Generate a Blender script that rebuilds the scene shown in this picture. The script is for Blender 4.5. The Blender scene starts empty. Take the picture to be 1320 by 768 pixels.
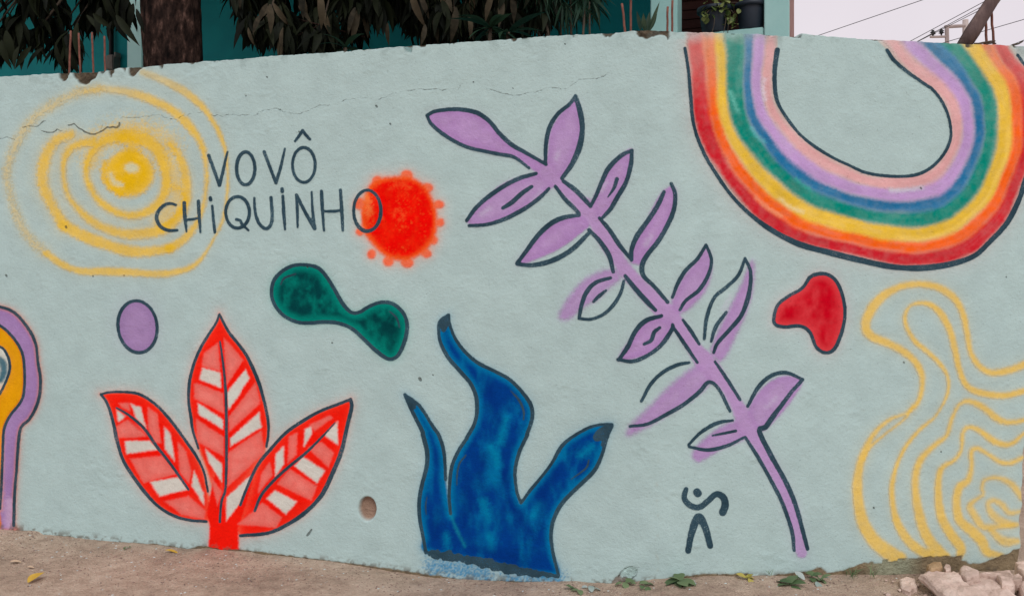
import bpy, bmesh, math, random
import numpy as np
from mathutils import Vector, Matrix
R = math.radians
random.seed(7)
rng = np.random.default_rng(11)

# ------------------------------------------------------------------ camera, sky, sun
scene = bpy.context.scene
C = scene.collection
FPX, CU, V0, HC = 1050.0, 660.0, 338.0, 1.45      # focal length, principal column, horizon row (photo px), eye height
cam_d = bpy.data.cameras.new('camera')
cam = bpy.data.objects.new('camera', cam_d); C.objects.link(cam)
cam.location = (0, 0, HC); cam.rotation_euler = (R(90), 0, 0)
cam_d.sensor_fit = 'HORIZONTAL'; cam_d.sensor_width = 36.0
cam_d.lens = 36.0 * FPX / 1320.0
cam_d.shift_y = -(384.0 - V0) / 1320.0
cam_d.clip_end = 2000
scene.camera = cam

world = bpy.data.worlds.new('World'); scene.world = world; world.use_nodes = True
SUN_EL, SUN_AZ = 47.0, 12.0                       # overcast: a broad soft sun behind the camera, a little to the right
nt = world.node_tree; nt.nodes.clear()
wo = nt.nodes.new('ShaderNodeOutputWorld'); wb = nt.nodes.new('ShaderNodeBackground')
sky = nt.nodes.new('ShaderNodeTexSky'); sky.sky_type = 'NISHITA'; sky.sun_disc = False
sky.sun_elevation = R(SUN_EL); sky.sun_rotation = R(180 - SUN_AZ)
mx = nt.nodes.new('ShaderNodeMix'); mx.data_type = 'RGBA'
mx.inputs[0].default_value = 0.9
cl = nt.nodes.new('ShaderNodeTexNoise'); cl.inputs['Scale'].default_value = 2.2; cl.inputs['Detail'].default_value = 4
clr = nt.nodes.new('ShaderNodeValToRGB')
clr.color_ramp.elements[0].color = (7.2, 6.45, 6.9, 1); clr.color_ramp.elements[0].position = 0.3
clr.color_ramp.elements[1].color = (8.2, 7.5, 7.85, 1); clr.color_ramp.elements[1].position = 0.7
nt.links.new(cl.outputs['Fac'], clr.inputs[0])
nt.links.new(sky.outputs[0], mx.inputs[6]); nt.links.new(clr.outputs[0], mx.inputs[7])
nt.links.new(mx.outputs[2], wb.inputs[0]); wb.inputs[1].default_value = 0.1
nt.links.new(wb.outputs[0], wo.inputs[0])
sun_d = bpy.data.lights.new('sun', 'SUN'); sun_d.energy = 1.5; sun_d.angle = R(28); sun_d.color = (1.0, 0.97, 0.93)
sun = bpy.data.objects.new('sun', sun_d); C.objects.link(sun)
sun.rotation_euler = (R(90 - SUN_EL), 0, R(SUN_AZ)); sun.location = (2, -4, 8)
scene.view_settings.view_transform = 'Standard'; scene.view_settings.look = 'None'
scene.view_settings.exposure = 0.12; scene.view_settings.gamma = 1.0
scene.view_settings.use_curve_mapping = False
ILLUM = np.array([0.92, 0.83, 0.82])              # how bright a white patch of this wall comes out: photo colour -> base colour

# ------------------------------------------------------------------ helpers
def lin(c):
    c = np.asarray(c, float) / 255.0
    return np.where(c <= 0.04045, c / 12.92, ((c + 0.055) / 1.055) ** 2.4)
def alb(c):
    return np.clip(lin(c) / ILLUM, 0.0, 0.92)
def at_y(u, v, Y):
    return Vector(((u - CU) / FPX * Y, Y, HC + (V0 - v) / FPX * Y))
def at_z(u, v, z):
    Y = FPX * (HC - z) / (v - V0)
    return Vector(((u - CU) / FPX * Y, Y, z))
def tag(o, label=None, cat=None, group=None, kind=None):
    if label: o['label'] = label
    if cat: o['category'] = cat
    if group: o['group'] = group
    if kind: o['kind'] = kind
    return o
def empty(name, loc=(0, 0, 0), parent=None):
    o = bpy.data.objects.new(name, None); o.empty_display_size = 0.1
    C.objects.link(o); o.location = loc
    if parent: o.parent = parent
    return o
def link(name, me, mat=None, parent=None, local=False):
    o = bpy.data.objects.new(name, me); C.objects.link(o)
    if mat and not me.materials: me.materials.append(mat)
    if parent:
        o.parent = parent
        if not local: o.matrix_parent_inverse = Matrix.Translation(-parent.location)
    return o
def mesh(name, verts, faces, smooth=False):
    me = bpy.data.meshes.new(name); me.from_pydata([tuple(v) for v in verts], [], faces); me.update()
    if smooth: me.polygons.foreach_set('use_smooth', [True] * len(me.polygons))
    return me
def np_mesh(name, V, Q):
    me = bpy.data.meshes.new(name)
    n, k = Q.shape
    me.vertices.add(len(V)); me.vertices.foreach_set('co', np.ascontiguousarray(V, np.float32).ravel())
    me.loops.add(n * k); me.loops.foreach_set('vertex_index', np.ascontiguousarray(Q, np.int32).ravel())
    me.polygons.add(n); me.polygons.foreach_set('loop_start', np.arange(0, n * k, k, dtype=np.int32))
    me.polygons.foreach_set('use_smooth', np.ones(n, bool))
    me.update(calc_edges=True); return me
def bm_mesh(bm, name, smooth=False):
    me = bpy.data.meshes.new(name); bm.to_mesh(me); bm.free()
    if smooth: me.polygons.foreach_set('use_smooth', [True] * len(me.polygons))
    return me
def box(bm, c, s, rot=None):
    r = bmesh.ops.create_cube(bm, size=1.0)
    M = Matrix.Translation(c) @ (rot.to_4x4() if rot else Matrix()) @ Matrix.Diagonal((*s, 1))
    bmesh.ops.transform(bm, matrix=M, verts=r['verts']); return r['verts']
def tube(bm, pts, rad, seg=8, cap=True):
    pts = [Vector(p) for p in pts]
    if not hasattr(rad, '__len__'): rad = [rad] * len(pts)
    rings = []
    up = Vector((0.13, 0.21, 1)).normalized()
    for i, p in enumerate(pts):
        t = (pts[min(i + 1, len(pts) - 1)] - pts[max(i - 1, 0)]).normalized()
        a = t.cross(up)
        if a.length < 0.05: a = t.cross(Vector((1, 0, 0)))
        a.normalize(); b = t.cross(a)
        rings.append([bm.verts.new(p + (a * math.cos(q) + b * math.sin(q)) * rad[i]) for q in [2 * math.pi * k / seg for k in range(seg)]])
    for r0, r1 in zip(rings, rings[1:]):
        for k in range(seg):
            bm.faces.new((r0[k], r0[(k + 1) % seg], r1[(k + 1) % seg], r1[k]))
    if cap:
        bm.faces.new(rings[0][::-1]); bm.faces.new(rings[-1])

_tab = rng.random((256, 256))
def vn(x, y, s, seed=0):
    x = np.asarray(x, float) / s + seed * 37.17; y = np.asarray(y, float) / s + seed * 19.71
    xi = np.floor(x).astype(int); yi = np.floor(y).astype(int); fx = x - xi; fy = y - yi
    fx = fx * fx * (3 - 2 * fx); fy = fy * fy * (3 - 2 * fy)
    a = _tab[xi & 255, yi & 255]; b = _tab[(xi + 1) & 255, yi & 255]; c = _tab[xi & 255, (yi + 1) & 255]; d = _tab[(xi + 1) & 255, (yi + 1) & 255]
    return (a * (1 - fx) + b * fx) * (1 - fy) + (c * (1 - fx) + d * fx) * fy
def fbm(x, y, s, seed=0, n=4):
    t = 0; a = 0.5; w = 0
    for i in range(n):
        t = t + a * vn(x, y, s / 2 ** i, seed + i); w += a; a *= 0.55
    return t / w
def sst(a, b, x):
    t = np.clip((x - a) / (b - a), 0, 1); return t * t * (3 - 2 * t)

# ------------------------------------------------------------------ materials (all node based)
def mat(name):
    m = bpy.data.materials.new(name); m.use_nodes = True
    n = m.node_tree.nodes; return m, n, m.node_tree.links, n['Principled BSDF']
def N(n, t, **kw):
    o = n.new('ShaderNode' + t)
    for k, v in kw.items():
        if k in o.inputs: o.inputs[k].default_value = v
        else: setattr(o, k, v)
    return o
def simple(name, cols, scale=8, rough=0.8, bump=0.2, bscale=60, stretch=(1, 1, 1), dist=0.004, detail=6, spec=0.3, vary=0.0, metallic=0):
    """noise between two base colours, a second noise for relief"""
    m, n, l, p = mat(name)
    tc = N(n, 'TexCoord'); mp = N(n, 'Mapping'); mp.inputs['Scale'].default_value = stretch
    l.new(tc.outputs['Object'], mp.inputs[0])
    a = N(n, 'TexNoise', Scale=scale, Detail=detail, Roughness=0.6); l.new(mp.outputs[0], a.inputs[0])
    r = N(n, 'ValToRGB'); e = r.color_ramp.elements
    e[0].position = 0.3; e[1].position = 0.7
    e[0].color = (*cols[0], 1); e[1].color = (*cols[-1], 1)
    for i, c in enumerate(cols[1:-1]):
        q = e.new(0.3 + 0.4 * (i + 1) / (len(cols) - 1)); q.color = (*c, 1)
    l.new(a.outputs['Fac'], r.inputs[0])
    out = r.outputs[0]
    if vary:
        oi = N(n, 'ObjectInfo'); hs = N(n, 'HueSaturation'); mr = N(n, 'MapRange')
        mr.inputs['To Min'].default_value = 1 - vary; mr.inputs['To Max'].default_value = 1 + vary
        l.new(oi.outputs['Random'], mr.inputs[0]); l.new(mr.outputs[0], hs.inputs['Value']); l.new(out, hs.inputs['Color']); out = hs.outputs[0]
    l.new(out, p.inputs['Base Color'])
    b = N(n, 'TexNoise', Scale=bscale, Detail=8, Roughness=0.65); l.new(mp.outputs[0], b.inputs[0])
    bp = N(n, 'Bump', Strength=bump, Distance=dist); l.new(b.outputs['Fac'], bp.inputs['Height']); l.new(bp.outputs[0], p.inputs['Normal'])
    p.inputs['Roughness'].default_value = rough; p.inputs['Specular IOR Level'].default_value = spec; p.inputs['Metallic'].default_value = metallic
    return m
M = {}
M['teal'] = simple('teal_house_paint', [(0.002, 0.27, 0.31), (0.003, 0.33, 0.365)], 3, 0.75, 0.25, 90)
M['pale_teal'] = simple('pale_teal_paint', [(0.27, 0.50, 0.485), (0.33, 0.56, 0.54)], 4, 0.7, 0.25, 80)
M['pale_post'] = simple('whitish_teal_paint', [(0.50, 0.86, 0.84), (0.56, 0.9, 0.88)], 4, 0.7, 0.25, 80)
M['brick_side'] = simple('bare_brick_render', [(0.22, 0.12, 0.11), (0.33, 0.2, 0.18)], 12, 0.9, 0.5, 60)
M['shutter'] = simple('red_brown_wood', [(0.05, 0.02, 0.018), (0.085, 0.033, 0.027)], 5, 0.7, 0.3, 40, (1, 1, 8), vary=0.25)
M['concrete'] = simple('grey_concrete', [(0.16, 0.16, 0.15), (0.26, 0.25, 0.23)], 10, 0.9, 0.4, 60)
M['bark'] = simple('bark', [(0.004, 0.003, 0.003), (0.02, 0.012, 0.010), (0.05, 0.030, 0.024), (0.17, 0.10, 0.08)], 26, 0.95, 1.0, 34, (1, 1, 0.4), 0.05, spec=0.1)
M['twig'] = simple('twig_bark', [(0.04, 0.032, 0.024), (0.09, 0.07, 0.05)], 30, 0.9, 0.5, 60)
M['rust'] = simple('rusty_steel', [(0.11, 0.04, 0.03), (0.22, 0.09, 0.065)], 45, 0.85, 0.6, 150, dist=0.002)
M['log'] = simple('weathered_timber', [(0.055, 0.036, 0.036), (0.11, 0.075, 0.07), (0.19, 0.135, 0.12)], 22, 0.9, 0.8, 40, (1, 1, 0.15), 0.008)
M['wire'] = simple('black_wire', [(0.02, 0.02, 0.022), (0.03, 0.03, 0.03)], 5, 0.6, 0.0)
M['pole'] = simple('far_concrete_pole', [(0.42, 0.36, 0.34), (0.5, 0.43, 0.4)], 3, 0.9, 0.1)
M['iron'] = simple('galvanised_iron', [(0.3, 0.25, 0.24), (0.4, 0.34, 0.33)], 3, 0.7, 0.1)
M['pot'] = simple('dark_plastic', [(0.012, 0.02, 0.032), (0.02, 0.032, 0.045)], 6, 0.5, 0.1)
M['pipe'] = simple('black_conduit', [(0.006, 0.008, 0.01), (0.01, 0.012, 0.014)], 6, 0.5, 0.1)
M['rock'] = simple('pinkish_stone', [(0.36, 0.265, 0.215), (0.60, 0.465, 0.395), (0.76, 0.63, 0.55)], 9, 0.92, 0.9, 55, dist=0.012, vary=0.1)
M['ochre_rock'] = simple('ochre_stone', [(0.30, 0.19, 0.10), (0.48, 0.34, 0.2)], 24, 0.92, 0.9, 60, dist=0.01)
M['dead_leaf'] = simple('yellow_dead_leaf', [(0.45, 0.27, 0.03), (0.56, 0.38, 0.06)], 40, 0.7, 0.3, 120)
M['tan_leaf'] = simple('tan_dead_leaf', [(0.5, 0.36, 0.24), (0.6, 0.47, 0.34)], 40, 0.8, 0.3, 120)
M['fleck'] = simple('paint_fleck', [(0.42, 0.52, 0.52), (0.6, 0.66, 0.64)], 40, 0.8, 0.1)
M['pebble'] = simple('pebble', [(0.12, 0.085, 0.07), (0.36, 0.26, 0.21)], 9, 0.9, 0.3, 80, detail=2)

def leaf_mat(name, c0, c1, rough=0.5, tr=0.25):
    m, n, l, p = mat(name)
    g = N(n, 'NewGeometry'); tc = N(n, 'TexCoord')
    a = N(n, 'TexNoise', Scale=30.0, Detail=3); l.new(tc.outputs['Object'], a.inputs[0])
    ad = N(n, 'Math', operation='ADD'); oi = N(n, 'ObjectInfo'); fr = N(n, 'Math', operation='FRACT'); a2 = N(n, 'Math', operation='ADD'); l.new(g.outputs['Random Per Island'], a2.inputs[0]); l.new(oi.outputs['Random'], a2.inputs[1]); l.new(a2.outputs[0], fr.inputs[0]); l.new(fr.outputs[0], ad.inputs[0]); l.new(a.outputs['Fac'], ad.inputs[1])
    ml = N(n, 'Math', operation='MULTIPLY'); ml.inputs[1].default_value = 0.5; l.new(ad.outputs[0], ml.inputs[0])
    r = N(n, 'ValToRGB'); e = r.color_ramp.elements; e[0].position = 0.25; e[1].position = 0.8
    e[0].color = (*c0, 1); e[1].color = (*c1, 1); l.new(ml.outputs[0], r.inputs[0]); l.new(r.outputs[0], p.inputs['Base Color'])
    p.inputs['Roughness'].default_value = rough; p.inputs['Specular IOR Level'].default_value = 0.15
    t = N(n, 'BsdfTranslucent'); l.new(r.outputs[0], t.inputs[0])
    ms = N(n, 'MixShader'); ms.inputs[0].default_value = tr
    l.new(p.outputs[0], ms.inputs[1]); l.new(t.outputs[0], ms.inputs[2]); l.new(ms.outputs[0], n['Material Output'].inputs[0])
    return m
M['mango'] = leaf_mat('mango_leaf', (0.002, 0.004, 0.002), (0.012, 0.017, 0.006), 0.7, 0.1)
M['mango_tan'] = leaf_mat('tan_mango_leaf', (0.004, 0.006, 0.004), (0.10, 0.080, 0.050), 0.7, 0.1)  # per-leaf tone from near-black to tan
M['shrub'] = leaf_mat('shrub_leaf', (0.006, 0.028, 0.020), (0.025, 0.06, 0.032), 0.55)
M['weed'] = leaf_mat('weed_leaf', (0.085, 0.15, 0.065), (0.21, 0.29, 0.15), 0.6)
M['weed_pale'] = leaf_mat('paint_splashed_weed_leaf', (0.3, 0.40, 0.36), (0.50, 0.58, 0.56), 0.7)
M['weed_yellow'] = leaf_mat('yellow_weed_leaf', (0.35, 0.32, 0.06), (0.52, 0.45, 0.12), 0.6)
M['snake'] = leaf_mat('snake_plant_leaf', (0.012, 0.035, 0.024), (0.05, 0.08, 0.045), 0.45)
M['vine'] = leaf_mat('vine_leaf', (0.06, 0.11, 0.03), (0.26, 0.30, 0.11), 0.5)

# ------------------------------------------------------------------ the wall in plan, and where it meets the ground
da = 0.002
A = np.arange(-7.2, 2.4, da)
phi = R(-13.5) + (R(8.6) - R(-13.5)) * sst(-0.14, 0.14, A)
WX = np.cumsum(np.cos(phi)) * da; WY = np.cumsum(np.sin(phi)) * da
i0 = np.argmin(abs(A)); WX += 0.683 - WX[i0]; WY += 3.62 - WY[i0]
WU = CU + FPX * WX / WY
def P(*a): return np.array(a, float).reshape(-1, 2)
TOP = P(-2000,135, -300,117, 0,98.5, 30,97, 75,94, 125,93, 140,90, 155,87.5, 185,86.5, 210,83, 262,79, 300,77, 350,72, 400,69, 450,65.5, 500,61, 530,59, 560,57, 600,54,
        650,51, 700,46, 735,45, 775,43, 800,42, 808,40.5, 815,39, 835,38.5, 862,39.5, 868,41, 880,41, 930,42, 960,43, 1000,45.5, 1030,48, 1032,47.6, 1034,42.5, 1060,46,
        1120,50.5, 1180,53, 1240,56, 1280,57, 1310,60, 1330,61, 1500,70)
GND = P(-2000,640, -300,655, 0,680, 25,682, 50,683, 56,687, 100,692, 150,697, 200,701, 240,707, 270,706, 310,711, 340,714, 400,720, 450,726, 500,733, 560,742, 620,746, 680,749,
        740,749, 790,752, 830,749, 860,746, 900,744, 1000,743, 1060,742, 1120,741, 1170,739, 1210,737, 1310,733, 1500,728)
def wtop_z(u, Y): return HC + (V0 - np.interp(u, TOP[:, 0], TOP[:, 1])) / FPX * Y
GX = WX.copy(); GZ = HC - (np.interp(WU, GND[:, 0], GND[:, 1]) - V0) / FPX * WY
def wall_y(x): return np.interp(x, WX, WY)
def ground_z(x, y):
    x = np.asarray(x, float); y = np.asarray(y, float)
    b = np.interp(x, GX, GZ, left=GZ[0], right=0.0)
    yw = wall_y(x)
    w = sst(0.0, 1.2, y - yw)                      # flattens behind the wall
    front = sst(0.0, 3.0, yw - y)
    b = b * (1 - w) * (1 - front) + front * (-0.03)
    near = 1.0 / (1 + (np.hypot(x, y - 4) / 12) ** 2)
    return b + near * (0.028 * (fbm(x, y, 0.7, 3) - 0.5) + 0.012 * (fbm(x, y, 0.09, 5) - 0.5))

# ------------------------------------------------------------------ the mural, rasterised in numpy into fields that become mesh attributes of the wall
U0, VV0, RW, RH = -280, 18, 1720, 800
gu, gv = np.meshgrid(np.arange(RW) + U0, np.arange(RH) + VV0)
COL = np.empty((RH, RW, 3)); WALL = alb((167, 183, 181))
COL[:] = WALL
tone = (fbm(gu, gv, 160, 1) - 0.5)[..., None]
COL *= 1 + 0.07 * tone
LINE = np.full((RH, RW), 9.0); CRK = np.full((RH, RW), 9.0); REC = np.zeros((RH, RW)); RAW = np.zeros((RH, RW))
PID = np.zeros((RH, RW), np.int32); NAMES = [None]
grain_a = vn(gu, gv, 1.3, 40); grain_b = fbm(gu, gv, 5, 41); grain_c = fbm(gu, gv, 26, 45)

def pid(name):
    if name is None: return 0
    if name not in NAMES: NAMES.append(name)
    return NAMES.index(name)
def T(x0, y0, s, *a): return P(*a) / s + (x0, y0)
def smooth_curve(p, r=None, closed=False, step=2.5):
    p = np.asarray(p, float); n = len(p)
    r = np.full(n, 1.0) if r is None else (np.full(n, float(r)) if np.isscalar(r) else np.interp(np.linspace(0, 1, n), np.linspace(0, 1, len(r)), r))
    q = np.c_[p, r]
    if n == 2 and not closed: q = np.array([q[0], (q[0] + q[1]) / 2, q[1]]); n = 3
    e = np.r_[q[-1:], q, q[:2]] if closed else np.r_[[2 * q[0] - q[1]], q, [2 * q[-1] - q[-2]]]
    out = []
    for i in range(n if closed else n - 1):
        p0, p1, p2, p3 = e[i], e[i + 1], e[i + 2], e[i + 3]
        k = max(2, int(np.hypot(*(p2 - p1)[:2]) / step))
        t = (np.arange(k) / k)[:, None]
        out.append(0.5 * (2 * p1 + (p2 - p0) * t + (2 * p0 - 5 * p1 + 4 * p2 - p3) * t ** 2 + (3 * p1 - p0 - 3 * p2 + p3) * t ** 3))
    out.append((e[n + 1] if closed else e[n])[None])
    o = np.concatenate(out); return o[:, :2], np.maximum(o[:, 2], 0.3)
def sl(u0, u1, v0, v1):
    a = max(0, int(u0 - U0)); b = min(RW, int(u1 - U0) + 1); c = max(0, int(v0 - VV0)); d = min(RH, int(v1 - VV0) + 1)
    return slice(c, max(c, d)), slice(a, max(a, b))
def poly_dist(c, r, pad, into):
    """distance to a polyline minus its radius, minimum written into an array"""
    for (p, q, ra, rb) in zip(c[:-1], c[1:], r[:-1], r[1:]):
        g = pad + max(ra, rb)
        s = sl(min(p[0], q[0]) - g, max(p[0], q[0]) + g, min(p[1], q[1]) - g, max(p[1], q[1]) + g)
        x = gu[s] - p[0]; y = gv[s] - p[1]; d = q - p; L = d @ d + 1e-9
        t = np.clip((x * d[0] + y * d[1]) / L, 0, 1)
        into[s] = np.minimum(into[s], np.hypot(x - t * d[0], y - t * d[1]) - (ra + (rb - ra) * t))
def inside(c, s):
    x = gu[s]; y = gv[s]; ins = np.zeros(x.shape, bool)
    for p, q in zip(c, np.roll(c, -1, 0)):
        if p[1] == q[1]: continue
        ins ^= ((p[1] > y) != (q[1] > y)) & (x < (q[0] - p[0]) * (y - p[1]) / (q[1] - p[1]) + p[0])
    return ins
def bounds(c, pad): return sl(c[:, 0].min() - pad, c[:, 0].max() + pad, c[:, 1].min() - pad, c[:, 1].max() + pad)
def blend(s, col, a, name=None, thr=0.5):
    a = np.clip(a, 0, 1)
    COL[s] = COL[s] * (1 - a[..., None]) + col * a[..., None]
    if name: PID[s] = np.where(a > thr, pid(name), PID[s])
def spray(pts, r, col, soft=2.5, alpha=1.0, grain=0.35, halo=0.12, hl=5, name=None, thr=0.45, closed=False, wob=0.8, afn=None):
    c, rr = smooth_curve(pts, r, closed); s = bounds(c, rr.max() + 30)
    d = np.full(gu.shape, 99.0); poly_dist(c, rr, 26, d); d = d[s] + wob * (grain_c[s] - 0.5) * 4
    a = sst(soft, -soft, d + grain * soft * (grain_a[s] - 0.5) * 2)
    h = halo * np.exp(-np.clip(d, 0, None) / hl) * (0.5 + grain_a[s])
    if afn: a = a * afn(gu[s], gv[s])
    k = alb(col) * (1 + 0.10 * (grain_b[s] - 0.5)[..., None])
    blend(s, k, np.maximum(a * alpha * (0.92 + 0.16 * (grain_b[s] - 0.5)), h * (d < 25)), name, thr)
def area(pts, cols, soft=1.2, alpha=1.0, halo=0.0, hl=6, halo_col=None, name=None, smooth=True, edge=None, mott=20, wob=0.0, deep=14, streak=0.4):
    """filled spray shape; cols = (rim, middle): mottled towards the middle"""
    c = smooth_curve(pts, None, True)[0] if smooth else np.asarray(pts, float)
    s = bounds(c, 40); d = np.full(gu.shape, 99.0)
    cc = np.r_[c, c[:1]]; dd = d; poly_dist(cc, np.zeros(len(cc)), 60, dd); d = dd[s]
    d = np.where(inside(c, s), -np.minimum(d, 60), d) + wob * (grain_c[s] - 0.5) * 6
    c0 = alb(cols[0]); c1 = alb(cols[-1])
    m = sst(2, deep, -d) * sst(0.25, 0.75, (1 - streak) * fbm(gu[s], gv[s], mott, 60) + streak * fbm(gu[s], gv[s] * 0.4, mott * .5, 63) + 0.12)
    k = c0 + (c1 - c0) * m[..., None]
    k = k * (1 + 0.12 * (grain_b[s] - 0.5)[..., None])
    if edge is not None: k = k + (alb(edge[0]) - k) * (sst(edge[1], 0, -d) * 0.85)[..., None]
    if halo:
        h = halo * np.exp(-np.clip(d, 0, None) / hl) * (0.55 + 0.9 * grain_a[s]) * (d < 38)
        blend(s, alb(halo_col if halo_col is not None else cols[0]), h)
    a = sst(soft, -soft, d + soft * (grain_a[s] - 0.5) * 0.9) * alpha
    blend(s, k, a, name)
def line(pts, r=2.2, name=None, closed=False, taper=True):
    n = len(pts)
    if name and name.startswith('letter') and not np.isscalar(r): r = [x + 0.2 for x in r]
    if np.isscalar(r): r = [r * 0.75, r, r * 1.05, r, r * 0.75] if taper and not closed else r
    c, rr = smooth_curve(pts, r, closed)
    rr = (rr + 0.28) * (1 + 0.22 * (vn(c[:, 0], c[:, 1], 22, 71) - 0.5))
    d = np.full(gu.shape, 9.0); poly_dist(c, rr, 9, d); s = bounds(c, 14)
    LINE[s] = np.minimum(LINE[s], d[s])
    if name: PID[s] = np.where(d[s] < 0.3, pid(name), PID[s])
def ell(cx, cy, rx, ry, rot=0, n=20):
    t = np.linspace(0, 2 * np.pi, n, endpoint=False); c, s_ = math.cos(rot), math.sin(rot)
    x, y = rx * np.cos(t), ry * np.sin(t); return np.c_[cx + x * c - y * s_, cy + x * s_ + y * c]

# -- yellow spiral sun
Y1 = (220, 176, 62); Y2 = (222, 172, 18)
t6 = lambda *a: T(0, 90, 2.743, *a)
SP = 'painted_spiral_sun'
spray(t6(380,215, 470,200, 570,215, 620,260), 9, Y1, 12, 0.42, 1.2, name=None, halo=0)
spray(t6(505,10, 560,30, 640,70, 710,125, 760,195, 793,270, 803,340, 803,440, 790,520, 765,580, 725,650, 680,695, 620,715, 540,722, 450,715, 370,712, 290,712, 225,690, 165,650),
      [4, 5, 4, 2.6, 1.9, 2, 3.2, 5, 5, 5, 4.5], Y1, 2.8, 0.9, 0.4, halo=0.08, name=SP, afn=lambda u, v: sst(80, 140, v) * 0.55 + 0.45)
spray(t6(165,650, 110,600, 75,550, 50,490, 30,420, 25,370, 40,300, 75,230, 130,165, 200,120, 280,80, 350,70), [4.5, 4, 4.5, 5, 5, 5], Y1, 6, 0.55, 0.9, halo=0.15, name=SP, thr=0.3)
spray(t6(300,80, 350,70, 440,78, 530,105, 610,145, 670,200, 710,260, 728,330, 730,410, 710,510, 670,580, 610,625, 530,643, 450,640, 370,615, 290,585, 225,550),
      [2.5, 5.5, 6, 5, 3, 3.2, 5, 7, 7.5, 7], Y1, 3.6, 0.95, 0.45, halo=0.1, name=SP, afn=lambda u, v: np.maximum(sst(80, 235, u), sst(130, 200, v)) * 0.6 + 0.4)
spray(t6(225,550, 190,490, 160,430, 150,370, 165,300, 200,250, 250,230), [7, 7.5, 8, 7, 6], Y1, 5, 0.95, 0.5, halo=0.25, hl=7, name=SP)
spray(t6(330,255, 265,270, 235,300, 224,350, 230,410, 252,462, 300,515, 360,555, 430,578, 500,580, 570,565, 625,525, 655,470, 660,400, 640,320, 602,262),
      [6, 4.5, 4, 4, 5, 6, 7, 7, 6, 6, 4], Y1, 4, 0.95, 0.4, halo=0.25, name=SP)
spray(t6(590,400, 650,440, 640,500, 570,565), 3, Y2, 4, 0.8, 0.8, name=SP)
spray(t6(560,290, 588,370, 580,440, 540,490, 480,515, 420,508, 360,473, 322,420, 306,370, 315,310, 350,265, 400,242, 460,235, 530,258, 575,310),
      [6, 6, 6, 5, 4.5, 4, 4, 6, 8, 7], Y1, 4, 1, 0.4, halo=0.3, name=SP)
spray(t6(318,330, 350,270, 410,240, 480,235, 545,275, 580,330), 9, Y1, 9, 0.65, 0.8, halo=0)
spray(t6(240,290, 330,235, 430,215, 530,220, 600,270), 6, Y1, 9, 0.45, 1.0, halo=0)
spray(t6(600,330, 625,400, 615,470, 560,540), 7, Y1, 7, 0.6, 0.8, halo=0)
area(ell(167, 223, 32, 31), (Y1, Y2), 5, 1, name=SP, wob=0.6, mott=10)
spray(t6(372,330, 366,370, 385,410, 430,440), 4, Y2, 3, 0.9, 0.8, name=SP)
spray(t6(465,300, 470,260, 440,245), 9, Y2, 6, 0.8, 0.8, name=SP)
spray(t6(392,370, 402,395, 428,408), 2.6, (190, 192, 170), 3, 0.75, 0.8, halo=0)
area(ell(169.5, 216.5, 9, 6.5), ((200, 196, 165),) * 2, 3, 0.9)
spray(t6(598,632, 602,634), 6, Y2, 3, 0.8, name=SP)

# -- green blob
G0, G1 = (0, 120, 106), (0, 58, 60)
tg = lambda *a: T(330, 320, 4.8, *a)
gp = tg(95,280, 110,200, 165,140, 240,105, 330,105, 390,125, 440,180, 490,260, 540,345, 590,395, 640,395, 700,360, 770,335, 840,340, 900,385, 930,440, 935,510, 915,590, 880,660,
        840,685, 800,675, 740,630, 670,565, 600,500, 520,465, 430,455, 330,462, 250,455, 170,415, 115,350)
area(gp, (G0, G1), 1.5, 1, halo=0.4, hl=4.5, halo_col=(20, 140, 130), name='painted_green_blob', mott=12)
line(gp, 2.2, 'painted_green_blob/outline', True)
line(tg(152,225, 175,185, 245,158), [0.5, 1.1, 0.9], 'painted_green_blob/highlight_stroke'); line(tg(825,388, 870,430, 888,490), [0.7, 1.1, 0.7], 'painted_green_blob/highlight_stroke')

# -- purple oval
area(ell(177.5, 421, 25, 33.5, -0.12), ((150, 118, 162), (158, 126, 168)), 1.4, 1, halo=0.14, hl=9, name='painted_purple_oval')
line(ell(177.5, 421, 25, 33.5, -0.12), 1.9, 'painted_purple_oval/outline', True)

# -- red blob
tr = lambda *a: T(980, 330, 1.753, *a)
rp = tr(31,140, 40,110, 65,90, 95,72, 115,46, 145,40, 170,55, 186,90, 191,130, 184,172, 167,210, 146,218, 126,205, 112,172, 90,158, 55,160, 35,155)
area(rp, ((206, 56, 62), (190, 2, 26)), 1.5, 1, halo=0.22, hl=6, halo_col=(225, 120, 120), name='painted_red_blob', mott=16)
line(rp, 2.1, 'painted_red_blob/outline', True)

# -- orange-red sun with petals
to = lambda *a: T(340, 160, 3.94, *a)
for (x, y, rx, ry) in [(577,290,26,26), (727,262,31,28), (833,322,27,22), (890,408,27,21), (897,500,20,22), (863,590,21,22), (827,657,26,22), (728,703,33,26), (633,697,27,26), (548,660,22,25), (488,548,20,18), (488,405,32,30)]:
    q = to(x, y)[0]
    area(ell(q[0], q[1], rx / 3.94, ry / 3.94, 0.2), ((230, 92, 56), (232, 66, 38)), 1.6, 0.95, halo=0.35, hl=3.5, halo_col=(240, 150, 115), name='painted_orange_sun/petal_%d' % x)
sunp = to(508,400, 520,350, 548,300, 610,272, 690,266, 760,275, 820,318, 860,385, 880,460, 878,540, 850,610, 800,660, 740,688, 670,690, 610,665, 560,620, 520,570, 500,520, 490,470)
area(sunp, ((232, 82, 28), (232, 8, 2)), 3, 1, halo=0.4, hl=5, halo_col=(240, 130, 90), name='painted_orange_sun', deep=9, mott=9)
area(to(590,330, 700,290, 800,320, 850,420, 850,540, 800,630, 700,665, 600,620, 560,540, 570,420), ((230, 4, 0),) * 2, 5, 0.8)
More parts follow.
